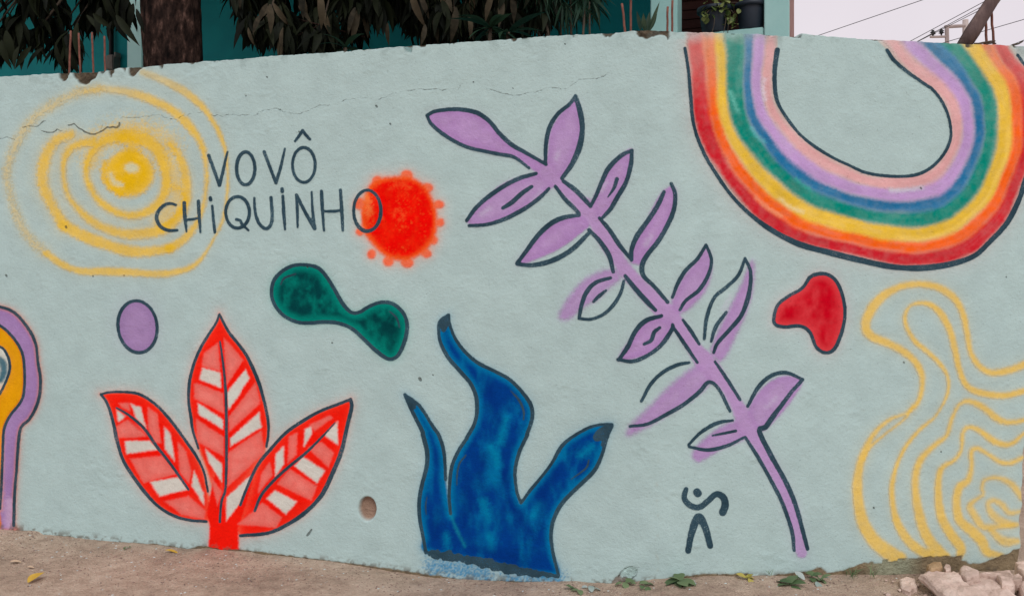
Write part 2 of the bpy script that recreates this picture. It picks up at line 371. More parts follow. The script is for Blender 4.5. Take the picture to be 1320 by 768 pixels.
sg = bounds(sunp, 4); blend(sg, alb((228, 92, 34)), 0.75 * sst(0.66, 0.9, 0.6 * vn(gu[sg], gv[sg], 1.7, 301) + 0.4 * fbm(gu[sg], gv[sg], 12, 302)) * inside(sunp, sg))
spray(to(660,470, 670,440, 700,445, 710,470, 690,490), 1.5, (244, 92, 40), 3, 0.55, 1.2, halo=0)
spray(to(640,330, 690,308, 740,320), 1.5, (244, 92, 40), 3, 0.5, 1.2, halo=0)
spray(to(520,370, 535,400, 530,450), 4, (240, 120, 60), 4, 0.8, 1.0, halo=0)
area(to(462,450, 482,445, 494,470, 494,505, 478,500), ((196, 192, 184),) * 2, 2, 0.95)

# -- purple branch with leaves
PU = ((164, 124, 174), (172, 136, 180))
ta = lambda *a: T(540, 110, 3.84, *a)
tb = lambda *a: T(650, 220, 2.953, *a)
tc_ = lambda *a: T(780, 300, 2.56, *a)
td = lambda *a: T(800, 460, 2.493, *a)
BR = 'painted_branch'
fills = [(ta(45,150, 100,125, 200,122, 290,140, 350,180, 400,235, 460,295, 530,335, 630,390, 590,430, 545,405, 480,360, 400,345, 300,322, 200,290, 110,235, 60,190), 1.4, 1),
         (ta(775,70, 800,130, 808,220, 795,300, 760,380, 705,460, 660,470, 630,410, 638,330, 648,240, 680,170, 725,115), 1.5, .96),
         (ta(240,680, 290,600, 360,530, 440,475, 580,435, 650,440, 670,495, 620,535, 540,600, 430,655, 330,690), 1.6, .95),
         (ta(1056,318, 1045,430, 1000,540, 920,650, 880,660, 852,600, 885,510, 935,410, 995,348), 1.6, .96),
         (tb(48,358, 110,270, 190,200, 290,170, 325,205, 300,232, 230,285, 160,322), 1.6, 1),
         (tb(637,60, 655,85, 645,160, 600,250, 550,310, 525,355, 480,345, 492,285, 535,205, 590,95), 2.2, 1),
         (tb(225,568, 210,545, 255,470, 310,412, 380,380, 430,378, 442,410, 400,445, 350,490, 300,520, 255,558), 5, .88),
         (tb(770,290, 790,360, 775,440, 740,490, 690,535, 645,545, 640,490, 680,405, 730,345), 3.5, .95),
         (tb(435,720, 480,640, 530,575, 590,550, 640,570, 640,610, 600,660, 540,702), 1.8, 1),
         (tc_(480,95, 492,115, 480,220, 430,345, 385,420, 350,395, 370,330, 410,250, 450,170), 4, .92),
         (tc_(75,668, 85,635, 150,570, 230,490, 310,435, 350,450, 350,490, 290,545, 220,590, 130,645), 5, .92),
         (td(582,72, 562,122, 505,195, 452,238, 410,210, 415,155, 455,100, 515,62), 2.2, .94),
         (td(245,335, 232,305, 290,245, 360,208, 405,230, 398,262, 330,292, 268,328), 3.5, .92)]
stem_c = P(705,222, 722,238, 741,256, 757,270, 766,285, 785,315, 804,345, 830,374, 858,402, 868,408, 889,441, 914,472, 936,499, 956,534, 962,548, 976,568, 992,596, 1013,636, 1025,673, 1033,711)
spray(stem_c, [13, 8, 7, 13, 8, 11, 9, 10, 13, 9, 9, 13, 8, 10, 13, 8.5, 8, 8, 8, 7], PU[1], 1.8, 1, 0.5, halo=0.12, name=BR)
for i, (f, so, al) in enumerate(fills):
    area(f, PU, so, al, halo=0.13, hl=4, name=BR + '/leaf_%d' % i, mott=14)
spray(stem_c[:19], [9, 5, 5, 9, 6, 7, 6, 6, 9, 6, 6, 9, 5, 7, 9, 6, 5, 5, 5], PU[1], 3, 0.9, 0.4, halo=0, name=BR)
for q in (ta(310,640, 350,610), ta(680,360, 690,330), ta(560,570, 600,530), tb(540,280, 560,250), tc_(390,250, 415,210), td(470,160, 500,130), ta(905,520, 925,480)):
    spray(q, 2.5, (188, 180, 196), 4, 0.45, 0.6, halo=0)
LL = [(ta(40,150, 80,130, 160,120, 220,122, 290,138, 350,180, 400,240, 460,295, 530,335, 630,392), 2.1), (ta(40,150, 60,190, 110,235, 180,280, 250,310, 330,328, 400,342, 460,352, 500,375, 545,410), 1.9),
      (ta(775,55, 745,95, 690,140, 650,200, 632,270, 627,330, 627,392), 2.1), (ta(775,55, 795,120, 808,190, 806,250, 790,320, 755,395, 708,460), 2.7),
      (ta(580,437, 500,460, 420,500, 340,555, 280,610, 237,670), 2.2), (ta(248,695, 330,690, 410,668, 480,635, 540,600, 600,555, 643,512), 2.0), (ta(415,608, 460,580, 510,535, 558,502), 2.2),
      (ta(715,475, 770,515, 820,565, 848,598), 2.5), (ta(675,500, 720,560, 765,605, 793,633), 2.2),
      (ta(1055,322, 1000,350, 940,410, 905,480, 880,540, 850,600), 2.2), (ta(1055,325, 1048,400, 1025,480, 985,550, 950,610, 912,652), 2.2), (ta(980,465, 965,510, 935,555), [1.9, 1.5, 0.5]),
      (tb(50,352, 85,305, 130,245, 180,200, 230,178, 285,170), 2.5), (tb(50,355, 100,360, 160,350, 220,325, 270,290, 320,240), 2.5),
      (tb(362,180, 400,225, 440,285, 485,340), 2.2), (tb(322,225, 365,270, 400,325, 415,385), 2.3),
      (tb(608,82, 580,140, 540,200, 505,250, 485,300, 485,340), 2.6), (tb(635,50, 650,90, 645,150, 620,210, 585,270, 545,320, 525,360, 530,400, 570,440, 622,500), 2.4),
      (tb(405,408, 350,425, 315,460, 295,510, 285,562), 2.0), (tb(285,562, 330,565, 380,545, 420,505, 445,460, 455,420), 1.7), (tb(340,498, 360,478, 387,456), 1.6),
      (tb(460,400, 500,450, 545,500, 575,530), 2.3),
      (tb(768,282, 735,335, 690,380, 660,430, 640,482), 1.9), (tb(768,282, 788,340, 775,400, 740,455, 690,495, 668,530), 1.9),
      (tb(435,720, 470,670, 500,610, 540,570, 598,552), 2.2), (tb(432,718, 490,725, 550,700, 600,660, 640,600, 640,585), 2.0), (tb(532,660, 560,645, 570,615, 592,597), 1.9),
      (tb(680,568, 710,610, 742,660), 1.9), (tb(640,590, 680,650, 735,730), 1.9),
      (tc_(462,85, 440,140, 400,180, 360,215, 335,280, 327,350), 1.9), (tc_(462,85, 480,130, 475,200, 450,270, 410,320, 370,365, 358,395), 2.1), (tc_(350,358, 365,310, 400,262), 1.8),
      (tc_(120,555, 150,500, 190,460, 240,435, 278,428), 1.7), (tc_(82,638, 140,630, 200,600, 260,565, 310,525, 342,492, 375,515, 412,588), 2.0),
      (tc_(362,425, 400,480, 445,550), 1.8), (td(408,158, 440,100, 480,62, 530,50, 585,72), 1.9),
      (td(585,72, 550,110, 520,150, 490,190, 465,225, 445,237, 480,310, 530,400, 560,470, 580,540, 600,615), 2.4),
      (td(360,203, 310,212, 260,240, 218,282), 1.7), (td(220,288, 280,298, 340,285, 395,258), 1.7), (td(295,252, 330,245, 370,237), [0.7, 1.3, 1.6]),
      (td(400,257, 440,320, 480,390, 520,470, 550,560, 557,620), 1.9)]
for q, r in LL: line(q, np.array(r) * 1.22 if not np.isscalar(r) else r * 1.22, BR + '/outline')

# -- rainbow: bands between an outer and an inner curve
tw = lambda *a: T(860, 40, 2.4, *a)
outer_l = tw(55,55, 65,120, 72,200, 82,290, 110,370, 150,440, 200,510, 260,570, 330,620, 410,660, 500,685, 600,710, 700,730, 790,733, 880,720, 950,695, 1000,650, 1050,595, 1085,530, 1106,470)
outer_r = P(1320.8,235.8, 1330,205, 1335,170, 1334,130, 1327,95, 1312,71)
inner = tw(340,60, 332,130, 338,210, 370,270, 420,330, 490,380, 560,415, 620,440, 700,450, 770,445, 820,420, 860,375, 878,320, 865,250, 830,190, 790,160, 740,125, 700,90, 680,60)
oc, _ = smooth_curve(np.r_[P(880,20), outer_l, outer_r[1:], P(1296,46, 1285,25)]); ic, _ = smooth_curve(np.r_[P(1004,25), inner, P(1120,42, 1100,22)])
ring = np.r_[oc, ic[::-1]]; s = bounds(ring, 30)
dO = np.full(gu.shape, 150.0); dI = dO.copy()
poly_dist(oc, np.zeros(len(oc)), 150, dO); poly_dist(ic, np.zeros(len(ic)), 150, dI)
dO, dI = dO[s], dI[s]; ins = inside(ring, s)
tt = dO / (dO + dI + 1e-6) + 0.06 * (fbm(gu[s], gv[s], 60, 90, 2) - 0.5) + 0.016 * (grain_a[s] - 0.5)
right = sst(1080, 1230, gu[s]); topfade = sst(150, 55, gv[s])
redc = alb((196, 30, 42)) * (1 - topfade[..., None]) + alb((202, 82, 78)) * topfade[..., None]
orac = alb((238, 92, 20)) * (1 - topfade[..., None]) + alb((226, 124, 78)) * topfade[..., None]
bands = [('red', 0.10, .075, redc), ('orange', 0.235, .068, orac), ('yellow', 0.37, .078, alb((224, 178, 56))), ('green', 0.53, .074, alb((0, 126, 110))),
         ('blue', 0.66, .062, alb((34, 106, 150))), ('purple', 0.79, .066, alb((184, 144, 194))), ('pink', 0.915, .055, alb((214, 156, 156)))]
edge_top = sst(38, 62, gv[s] + 14 * (fbm(gu[s], gv[s], 14, 92) - 0.5))
halo = 0.16 * np.exp(-dO / 9) * (0.5 + grain_a[s]) * (~ins)
blend(s, alb((232, 150, 140)), halo * (gv[s] > 50))
blend(s, alb((196, 176, 160)), ins * 0.55 * edge_top)
LWt = sst(1010, 920, gu[s]) * sst(270, 150, gv[s])
LSH = {'red': (0.02, .012), 'orange': (.03, -.012), 'yellow': (0, -.024), 'green': (.005, .036), 'blue': (.045, -.012), 'purple': (.03, -.004), 'pink': (.01, -.005)}
for nm, c0, hw, col in bands:
    c0 = c0 + LSH[nm][0] * LWt; hw = hw + LSH[nm][1] * LWt
    w = hw + 0.004 + 0.034 * (fbm(gu[s], gv[s], 46, 93 + ord(nm[0])) - 0.5)
    c0 = c0 + 0.022 * (fbm(gu[s], gv[s], 70, 193 + ord(nm[2])) - 0.5)
    sf = 0.022 + 0.03 * fbm(gu[s], gv[s], 30, 293 + ord(nm[0]))
    a = sst(w + sf, w - sf, abs(tt - c0)) * ins * (0.4 + 0.6 * edge_top) * (0.86 + 0.2 * fbm(gu[s], gv[s], 7, 99))
    stk = fbm(tt * 260 + ord(nm[1]), (gu[s] + gv[s]) * .25, 14, 98)
    k = col * (1 + 0.14 * (fbm(gu[s], gv[s], 9, 97) - 0.5)[..., None] + 0.35 * (stk - 0.5)[..., None])
    k = k + (WALL - k) * (0.10 * topfade + 0.07 * sst(.55, .75, stk))[..., None]
    blend(s, k, a, 'painted_rainbow/%s_band' % nm, 0.42)
for q, cc in ((tw(195,190, 205,215, 218,250), (110, 185, 170)), (tw(262,300, 275,325, 300,345), (90, 170, 175)), (tw(350,520, 380,545, 420,560), (225, 205, 165)), (tw(400,460, 425,480, 440,490), (60, 165, 145)),
              (tw(300,150, 296,180, 302,210), (210, 196, 208)), (tw(690,492, 740,492, 790,484), (196, 198, 200)), (tw(275,515, 300,540, 350,570), (236, 150, 110))):
    spray(q, 2.2, cc, 3, 0.7, 0.6, halo=0)
line(outer_l, [1.9, 2.1, 2.1, 2.3, 3.2, 3.8, 3.6, 3.2, 3.4, 3.2], 'painted_rainbow'); line(outer_r, [3, 2.4, 2, 1.8], 'painted_rainbow')
line(inner, [3.2, 2.2, 1.7, 1.8, 2.0, 1.9, 1.8, 1.8, 2.2, 2.3], 'painted_rainbow')

# -- yellow contour lines
y1 = lambda *a: T(1090, 350, 3.839, *a); y2 = lambda *a: T(1090, 540, 3.839, *a)
CT = 'painted_contour_line_'
Y3 = (221, 178, 80)
def cont(k, pts, r, soft=2.0, alpha=0.95): spray(pts, np.array(r) - 0.7, Y3, soft + 0.9, alpha, 0.25, halo=0.14, hl=5, name='painted_contour_lines/line_%d' % k if k else 'painted_contour_lines', wob=0.5)
cont(0, np.r_[y1(1020,400, 883,460, 800,490, 720,500, 660,465, 620,400, 600,300, 580,210, 545,140, 490,95, 430,70, 350,62, 270,75, 200,110, 145,160, 110,220, 100,280, 130,320, 200,350, 280,390, 340,440, 375,500, 380,560, 360,640, 300,700), y2(220,0, 150,60, 100,140, 70,230, 58,330, 65,430, 90,520, 140,600, 200,650, 262,690)],
     [5, 5.5, 5, 4.5, 5, 5.5, 5.5, 5, 7, 7, 6.5, 6, 5, 4, 2.8, 3.5, 5, 7, 8.5, 10, 11], 2.4)
cont(0, np.r_[y1(330,665), y2(290,0, 200,70, 120,140, 90,200)], [2.5, 2.2, 2.4, 3])
cont(1, np.r_[y1(1020,560, 883,590, 800,612, 720,608, 640,590, 590,550, 560,470, 540,380, 515,290, 470,205, 420,165, 370,155, 320,170, 295,215, 300,270, 340,340, 410,400, 470,460, 505,520, 508,590, 480,660, 440,720), y2(430,0, 350,70, 290,150, 250,240, 230,330, 235,430, 260,520, 310,600, 370,650, 420,672)],
     [4, 5, 5.5, 4.5, 5, 5.5, 4.5, 3, 3.5, 4.5, 3.5, 2.6, 2.2, 2.6, 3.5, 4, 5.5, 7, 7])
cont(2, np.r_[y1(1020,700, 883,735, 800,745, 740,720, 680,670, 610,640, 560,660, 530,720), y2(525,0, 500,80, 440,130, 380,190, 350,260, 345,350, 360,450, 390,550, 430,620, 490,680)],
     [3.5, 4, 5, 5, 3, 3, 3, 4, 5, 5.5, 7, 8, 8], 2.6)
cont(3, y2(980,20, 883,70, 830,115, 780,125, 720,100, 660,55, 610,40, 580,70, 572,150, 540,200, 480,240, 460,300, 460,400, 480,500, 530,580, 570,635, 565,670), [2.5, 3.5, 4.5, 5, 4, 3.5, 3.5, 4.5, 5.5, 7, 8, 6], 2.2)
cont(4, y2(980,140, 883,185, 820,215, 760,210, 700,170, 650,145, 620,160, 622,230, 605,300, 560,340, 548,420, 565,500, 620,550, 670,600, 700,655, 770,672), [2.5, 4, 4.5, 3.5, 4, 4, 5, 6, 7, 8, 8, 4], 2.4)
cont(5, y2(870,385, 820,320, 750,290, 690,300, 675,340, 680,370, 640,400, 615,430, 640,480, 680,530, 750,532, 850,520), [5.5, 5, 4, 3, 3, 3.5, 6, 6, 4.5, 3.5], 2.6, 0.85)
cont(6, y2(870,455, 810,462, 770,420, 730,400, 705,420, 722,465, 770,505, 820,520), [3.5, 4.5, 5, 4, 5, 7, 5], 2.8, 0.8)
cont(7, y2(715,545, 780,602, 850,602), [4, 7, 4.5], 2.8, 0.85)

# -- left archway figure (runs out of the frame; closed symmetrically)
tl = lambda *a: T(0, 380, 2.4, *a)
XM = -24.0
o1 = tl(0,37, 45,55, 85,100, 110,150, 118,210, 125,260, 122,310, 110,350, 90,385, 65,410, 57,460, 52,540, 45,620, 43,712)
o2 = tl(0,95, 35,125, 65,170, 75,220, 75,290, 65,330, 30,375, 12,420, 8,500, 5,580, 0,660)
o3 = tl(0,160, 20,180, 30,215, 25,250, 0,305, -25,330)
mir = lambda q: np.c_[2 * XM - q[:, 0], q[:, 1]][::-1]
full = lambda q, top: np.r_[mir(q), P(XM, top), q]
f1, f2 = full(o1, 389.5), full(o2, 409)
area(np.r_[f1, P(17,683, -65,683)], ((150, 114, 162), (158, 124, 170)), 2, 1, edge=((196, 120, 104), 6), halo=0.9, hl=3.0, halo_col=(214, 100, 62), name='painted_archway')
spray(tl(30,640, 28,710), 5, (200, 165, 190), 6, 0.7, halo=0)
area(np.r_[f2, P(-2,683, -46,683)], ((218, 148, 12), (222, 150, 2)), 1.6, 1, edge=((206, 96, 30), 5), name='painted_archway/yellow_band')
spray(tl(4,420, 2,560, 0,660), 3, (238, 150, 60), 4, 0.6, halo=0)
area(np.r_[mir(o3), P(XM, 440), o3], ((205, 200, 188),) * 2, 1.6, 1, halo=0.2, halo_col=(232, 120, 60), name='painted_archway/inner_field')
spray(tl(-30,190, 5,205, 12,235, 2,262, -30,270), 4, (0, 84, 104), 2.5, 0.95, name='painted_archway/inner_field')
spray(tl(-60,300, 6,290), 5, (236, 150, 60), 5, 0.5, halo=0)
for q, r in ((full(o1, 389.5), 1.7), (full(o2, 409), 1.6)): line(q, r, 'painted_archway/outline', taper=False)
line(np.r_[mir(o3), P(XM, 440), o3], 1.5, 'painted_archway/outline', taper=False)

# -- red plant
RD = (236, 20, 6); RE = (240, 74, 50); PK = (228, 118, 108); WH = (200, 196, 186)
tp = lambda *a: T(120, 480, 3.489, *a); tm = lambda *a: T(230, 395, 4.8, *a); tq = lambda *a: T(280, 500, 3.489, *a)
RP = 'painted_red_plant'
Lu, Ll = tp(35,97, 80,88, 160,88, 220,102, 290,150, 350,215, 410,295, 465,375, 500,450, 517,535), tp(35,97, 65,140, 90,220, 110,310, 135,390, 180,465, 240,545, 300,605, 370,645, 440,663, 510,668)
Ml = np.r_[tm(253,48, 235,100, 190,170, 140,255, 95,360, 70,470, 65,580), tp(441,200, 450,260, 475,340)]
Mr = np.r_[tm(253,48, 280,100, 320,170, 400,270, 450,360, 500,480, 535,600), tq(215,70, 230,150, 230,210, 222,262)]
Ru, Rl = tq(600,50, 550,70, 460,105, 390,145, 310,200, 240,275, 180,350, 130,460, 105,525), tq(600,50, 605,85, 585,170, 560,280, 520,380, 470,480, 400,555, 320,610, 230,650, 105,662)
def rleaf(k, poly):
    area(poly, ((238, 36, 20), RD), 1.6, 1, halo=0.38, hl=5, halo_col=(238, 130, 96), edge=((232, 96, 66), 4.0), name=RP + '/leaf_%d' % k)
rleaf(0, np.r_[Lu, tp(540,640), Ll[::-1]]); 
rleaf(1, np.r_[Ml[::-1], Mr, P(330,620, 300,668, 288,668, 268,610)])
rleaf(2, np.r_[Ru, P(306,668), Rl[::-1]])
area(P(266,660, 280,600, 290,655, 330,600, 318,650, 308,680, 309,708, 291,711, 268,707, 270,680), ((238, 22, 8),) * 2, 1.6, 1, halo=0.25, hl=4, halo_col=(238, 120, 90), name=RP, smooth=False, wob=0.5)
def panel(poly, white):
    c = np.asarray(poly); c = c + (c.mean(0) - c) * (0.0 if white else -0.09)
    area(c, ((WH,) if white else ((226, 102, 92), PK)), 1.7, 0.96, smooth=False, mott=10, wob=0.35, deep=8)
for q in ((105,165, 150,195, 115,220), (170,140, 215,155, 240,250, 195,205), (320,240, 350,270, 368,395, 325,340), (145,310, 255,305, 295,345, 150,365), (258,492, 385,470, 425,525, 300,555), (455,440, 495,540, 500,595, 445,510),
          (475,145, 585,215, 585,255, 480,190), (505,340, 580,410, 580,490, 520,400)): panel(tp(*q), True)
for q in ((118,138, 160,135, 165,172, 130,155), (110,245, 160,215, 225,250, 245,285, 120,290), (250,165, 290,190, 305,310, 280,310, 250,250), (175,390, 310,378, 370,450, 230,490), (385,320, 420,360, 440,440, 430,490, 395,450), (330,580, 430,560, 500,620, 495,655, 400,635),
          (470,215, 585,290, 585,370, 475,310), (532,475, 578,535, 560,590), (470,50, 580,95, 580,165, 460,110)): panel(tp(*q), False)
for q in ((150,378, 262,410, 262,500, 130,450), (122,595, 265,690, 275,745, 125,655), (415,390, 438,445, 310,615, 310,520)): panel(tm(*q), True)
for q in ((165,290, 240,235, 255,390, 150,365), (105,480, 265,540, 280,655, 110,570), (285,205, 395,330, 300,475), (470,485, 497,585, 330,720, 315,700)): panel(tm(*q), False)
for q in ((45,20, 112,0, 100,30, 52,95), (190,108, 200,175, 60,262, 60,225), (160,385, 130,450, 105,512, 40,600, 45,490), (540,150, 545,255, 480,210), (395,185, 425,170, 425,205, 390,262), (265,295, 300,260, 300,340, 262,395), (385,310, 485,370, 450,425, 350,350), (260,460, 360,510, 310,565, 225,495)): panel(tq(*q), True)
for q in ((145,18, 185,72, 60,187, 60,125), (192,200, 207,290, 55,430, 55,290), (420,165, 500,125, 515,135, 440,190), (325,220, 360,205, 355,295, 320,330), (200,390, 235,340, 245,390, 190,462), (415,270, 470,245, 520,290, 500,350), (330,370, 440,440, 420,500, 280,430), (205,520, 285,580, 260,620, 100,610)): panel(tq(*q), False)
spray(P(290,480, 291,560, 289,640), 1.6, RD, 1.5, 0.9, halo=0); spray(P(128+18,521, 200,572, 255,640), 1.6, RD, 1.5, 0.8, halo=0)
for q, r in ((Lu, 1.6), (Ll, 2.0), (Ml, 1.8), (Mr, 1.9), (Ru, 1.9), (Rl, 2.5)): line(q, r, RP + '/outline')
line(tp(105,158, 160,190, 230,250, 290,335, 350,410, 430,525), [1.0, 1.5, 1.7, 1.7, 1.2], RP + '/midrib_a')
line(np.r_[tm(257,215, 270,300, 285,420, 295,560), tq(38,0, 42,120, 43,300, 38,450, 20,510, 12,600)], [1.1, 1.5, 1.7, 1.7, 1.6, 1.5, 1.3], RP + '/midrib_b')
line(tq(530,155, 470,220, 400,290, 320,355, 250,420, 200,480, 170,550), [0.7, 1.2, 1.6, 1.8, 1.8, 1.4], RP + '/midrib_c')

# -- blue coral
ba = lambda *a: T(510, 395, 4.15, *a); bb = lambda *a: T(510, 560, 3.693, *a); bc = lambda *a: T(500, 390, 2.032, *a)
BL0, BL1 = (0, 104, 152), (0, 54, 124)
mL = np.r_[ba(282,45, 240,75, 230,120, 240,190, 280,270, 340,340, 400,410, 430,480, 435,560, 420,630, 380,700), bb(340,15, 300,75, 268,150, 258,230, 255,300, 262,375)]
mR = np.r_[ba(285,45, 290,95, 320,170, 370,240, 440,300, 530,345, 610,390, 680,460, 725,530, 730,600, 700,690), bb(628,0, 590,80, 570,160, 570,220, 580,280, 597,325)]
rL = np.r_[bb(597,325, 640,265, 690,205, 740,140), bc(460,370, 510,335, 550,320, 588,318)]
rR = np.r_[bc(588,322, 575,350, 560,400, 540,440, 500,480, 460,520, 437,560, 428,600, 432,650, 447,712)]
lR = np.r_[ba(50,470, 95,500, 140,545, 200,640), bb(205,0, 228,70, 235,140, 238,215, 262,375)]
lL = np.r_[ba(50,470, 75,530, 110,600, 145,670), bb(130,0, 150,80, 148,150, 125,240, 112,320, 115,400, 130,480, 145,560)]
coral = np.r_[lL[::-1], lR[1:], mL[::-1][1:], mR[1:], rL[1:], rR[1:], bb(600,660, 400,615)]
CO = 'painted_blue_coral'
for q, k in ((bb(190,625, 300,640, 420,670), 7), (bb(540,680, 640,690, 770,690), 3)): spray(q, k, (0, 118, 166), 7, 0.85, 2.6, halo=0.2, hl=9, name=CO, thr=0.5)
area(coral, (BL0, BL1), 1.5, 1, halo=0.36, hl=4.5, halo_col=(40, 130, 165), name=CO, mott=22, deep=11, streak=0.7)
def blot(q, r, col, a=0.5, soft=7): spray(q, r, col, soft, a, 0.5, halo=0)
for q in (bb(460,60, 490,150), bb(420,320, 440,400), bb(450,480, 455,540), ba(590,600, 560,720), bb(240,480, 250,540), bb(690,330, 660,380), bb(880,100, 930,60)): blot(q, 4, (0, 132, 166), 0.6, 6)
for q in (bb(340,200, 330,420), bb(520,180, 540,300, 640,470), bb(400,540, 600,600), ba(500,450, 540,620), bb(700,270, 690,420), bb(200,380, 190,480), bb(760,180, 720,260), bb(420,100, 400,240)): blot(q, 6, (0, 40, 110), 0.65)
spray(bb(262,380, 290,450, 330,530), 1.6, (20, 140, 150), 3, 0.6, halo=0)
for q, r in ((mL, 2.2), (mR, 2.1), (rL, 1.9), (rR, 2.3), (lL, 2.5), (lR[:-1], 1.9)): line(q, r, CO + '/outline')
line(ba(278,52, 262,85, 258,125), [2, 6, 3], CO + '/dark_tip_a'); line(ba(58,480, 84,510, 100,540), [1.5, 5, 2], CO + '/dark_tip_b')
line(bc(582,324, 562,342, 548,352), [3, 7.5, 5], CO + '/dark_tip_c'); line(bc(572,350, 562,372), [4, 2], CO + '/dark_tip_c')
line(ba(615,450, 660,500, 685,560, 684,605), [0.6, 1.2, 1.0, 0.5], CO + '/outline'); line(bb(335,97, 305,135, 293,190, 292,240), [0.7, 1, 0.8, 0.4], CO + '/outline')
line(bb(920,120, 905,160, 835,212), [0.6, 1, 0.4], CO + '/outline'); line(bb(150,290, 143,340, 146,380), [0.4, .8, .4], CO + '/outline')
bandp = bb(148,560, 200,570, 250,578, 350,592, 450,615, 550,640, 650,655, 770,668)
cb, rb = smooth_curve(bandp, [4, 6.5, 7.5, 6, 7.5, 7, 6, 3]); d = np.full(gu.shape, 9.0); poly_dist(cb, rb, 9, d); s = bounds(cb, 16)
d = d[s] + 9 * (fbm(gu[s], gv[s], 6, 120) - 0.42); LINE[s] = np.minimum(LINE[s], d); PID[s] = np.where(d < 0, pid(CO + '/base_stroke'), PID[s])

# -- lettering (dark, brush) and the little signature figure
l7 = lambda *a: T(190, 160, 5.119, *a)
LW = 2.05
def oval(c, rx, ry, nm, r=LW): line(ell(c[0], c[1], rx, ry), r, nm, True)
line(l7(404,207, 440,305, 475,405), [1.7, 1.7, 1.9], 'letter_v'); line(l7(475,405, 503,290, 528,185), [1.9, 1.6, 1.0], 'letter_v')
oval(l7(648,293)[0], 11.8, 21.2, 'letter_o')
line(l7(770,183, 808,285, 848,388), [1.7, 1.7, 1.9], 'letter_v_b'); line(l7(848,388, 880,280, 907,163), [1.9, 1.6, 1.0], 'letter_v_b')
oval(to(203,208)[0], 14.6, 22.5, 'letter_o_circumflex', 1.8); line(to(158,87, 178,62, 197,34), [1.2, 1.6, 1.8], 'letter_o_circumflex'); line(to(197,34, 215,58, 234,78), [1.8, 1.6, 1.3], 'letter_o_circumflex')
line(l7(188,533, 150,524, 112,535, 75,570, 60,615, 75,660, 105,690, 150,703, 197,700), LW, 'letter_c')
line(l7(243,520, 248,615, 258,710), [1.9, 2, 1], 'letter_h'); line(l7(337,510, 343,615, 350,715), [2, 2, 1], 'letter_h'); line(l7(255,632, 300,628, 345,620), 1.6, 'letter_h')
line(l7(415,488, 418,500), 2.3, 'letter_i', taper=False); line(l7(427,540, 435,625, 445,715), [1.3, 1.7, 1.3], 'letter_i')
oval(l7(595,583)[0], 15.3, 20.3, 'letter_q'); line(l7(588,630, 612,636, 626,662, 668,702), [1.8, 1.6, 1.6, 1], 'letter_q')
line(l7(706,488, 712,580, 735,650, 775,690, 810,672, 824,610, 815,485), [1, 1.8, 1.8, 1.8, 1.9], 'letter_u')
line(l7(888,428, 890,446), 2.3, 'letter_i_b', taper=False); line(l7(893,475, 900,590, 908,695), [1.6, 1.9, 1.1], 'letter_i_b')
line(to(166,360, 170,440, 172,525), [1.7, 1.7, 0.9], 'letter_n'); line(to(166,360, 212,450, 258,530), [1.8, 1.9, 2], 'letter_n'); line(to(243,345, 248,440, 258,530), [1.1, 1.5, 1.9], 'letter_n')
line(to(293,342, 298,440, 306,542), [1.8, 1.9, 1], 'letter_h_b'); line(to(389,335, 396,440, 401,540), [1.5, 2, 1.5], 'letter_h_b'); line(to(300,443, 350,443, 400,438), 1.9, 'letter_h_b')
line(ell(*to(526,440)[0], 17.6, 26.4), [1.9, 2.2, 1.7, 1.6, 1.9], 'letter_o_last', True)
SG = 'painted_signature_figure'
line(td(210,424, 204,452, 222,475, 252,482, 280,462, 306,440, 330,450, 336,475, 328,498), [2.6, 3.4, 3.6, 3.4, 3.8, 4.2, 4.4], SG, taper=False)
line(td(245,433, 248,437), 4.6, SG, taper=False)
line(td(217,622, 228,565, 250,514, 272,548, 288,606), [3.4, 4.2, 4.8, 4.2, 3.6], SG, taper=False)

# -- wear: cracks, chipped rim, hole, pits, unpainted footing
CR = [P(0,179, 10,178, 20,180), P(30,164, 48,163, 60,156), P(55,169, 68,171, 75,167, 80,170), P(88,163, 95,161, 105,168, 115,174, 128,172, 140,165, 150,165, 156,160), P(130,170, 133,160), P(155,152, 180,152, 205,149, 215,153, 228,155, 238,149, 260,145, 275,150, 300,148, 330,149, 337,144, 357,140, 367,145, 385,148, 408,137, 430,136, 445,130, 465,126, 490,129, 510,120, 540,115, 565,117, 590,115, 597,105),
      P(625,114, 650,121, 662,124, 690,119, 710,112, 730,116, 748,103, 770,101, 782,97)]
for i, q in enumerate(CR):
    n = max(4, int(np.hypot(*(q[-1] - q[0])) / 3.2)); t = np.linspace(0, len(q) - 1, n)
    qq = np.c_[np.interp(t, range(len(q)), q[:, 0]), np.interp(t, range(len(q)), q[:, 1])] + rng.normal(0, 0.75, (n, 2))
    w = {3: 0.45, 1: 0.15, 2: 0.2, 0: 0.15}.get(i, -0.14)
    poly_dist(qq, w + 0.5 * (vn(qq[:, 0], qq[:, 1], 14, 77) - 0.5) + 0.3 * (rng.random(n) - .5), 9, CRK)
for (x, y, rx) in [(485,137,1.7), (503,160,1.3), (344,99.5,1.2), (541,488,2.6), (85,292.5,1.8), (8,355,1.6), (1187,242.5,1.4), (396,344,1.3), (1165,467,1.2), (1126,654,1.2), (558,483,.8), (385,170,1.0), (160,355,.9), (120,356,.9), (428,442,1), (1213,582,1), (925,740,.8), (661,114,0.8), (728,57,1), (317,124,.8), (610,106,.9), (1297,357,.9)]:
    poly_dist(P(x, y, x + rx * .5, y + rx * .8), np.array([rx * .6, rx * .45]), 9, CRK)
poly_dist(P(396,690, 398.5,687, 402,682), np.array([.8, 1, .5]), 9, CRK)
brown = lambda s: alb((84, 72, 60)) * (0.1 + 1.8 * fbm(gu[s], gv[s], 3.5, 130))[..., None]
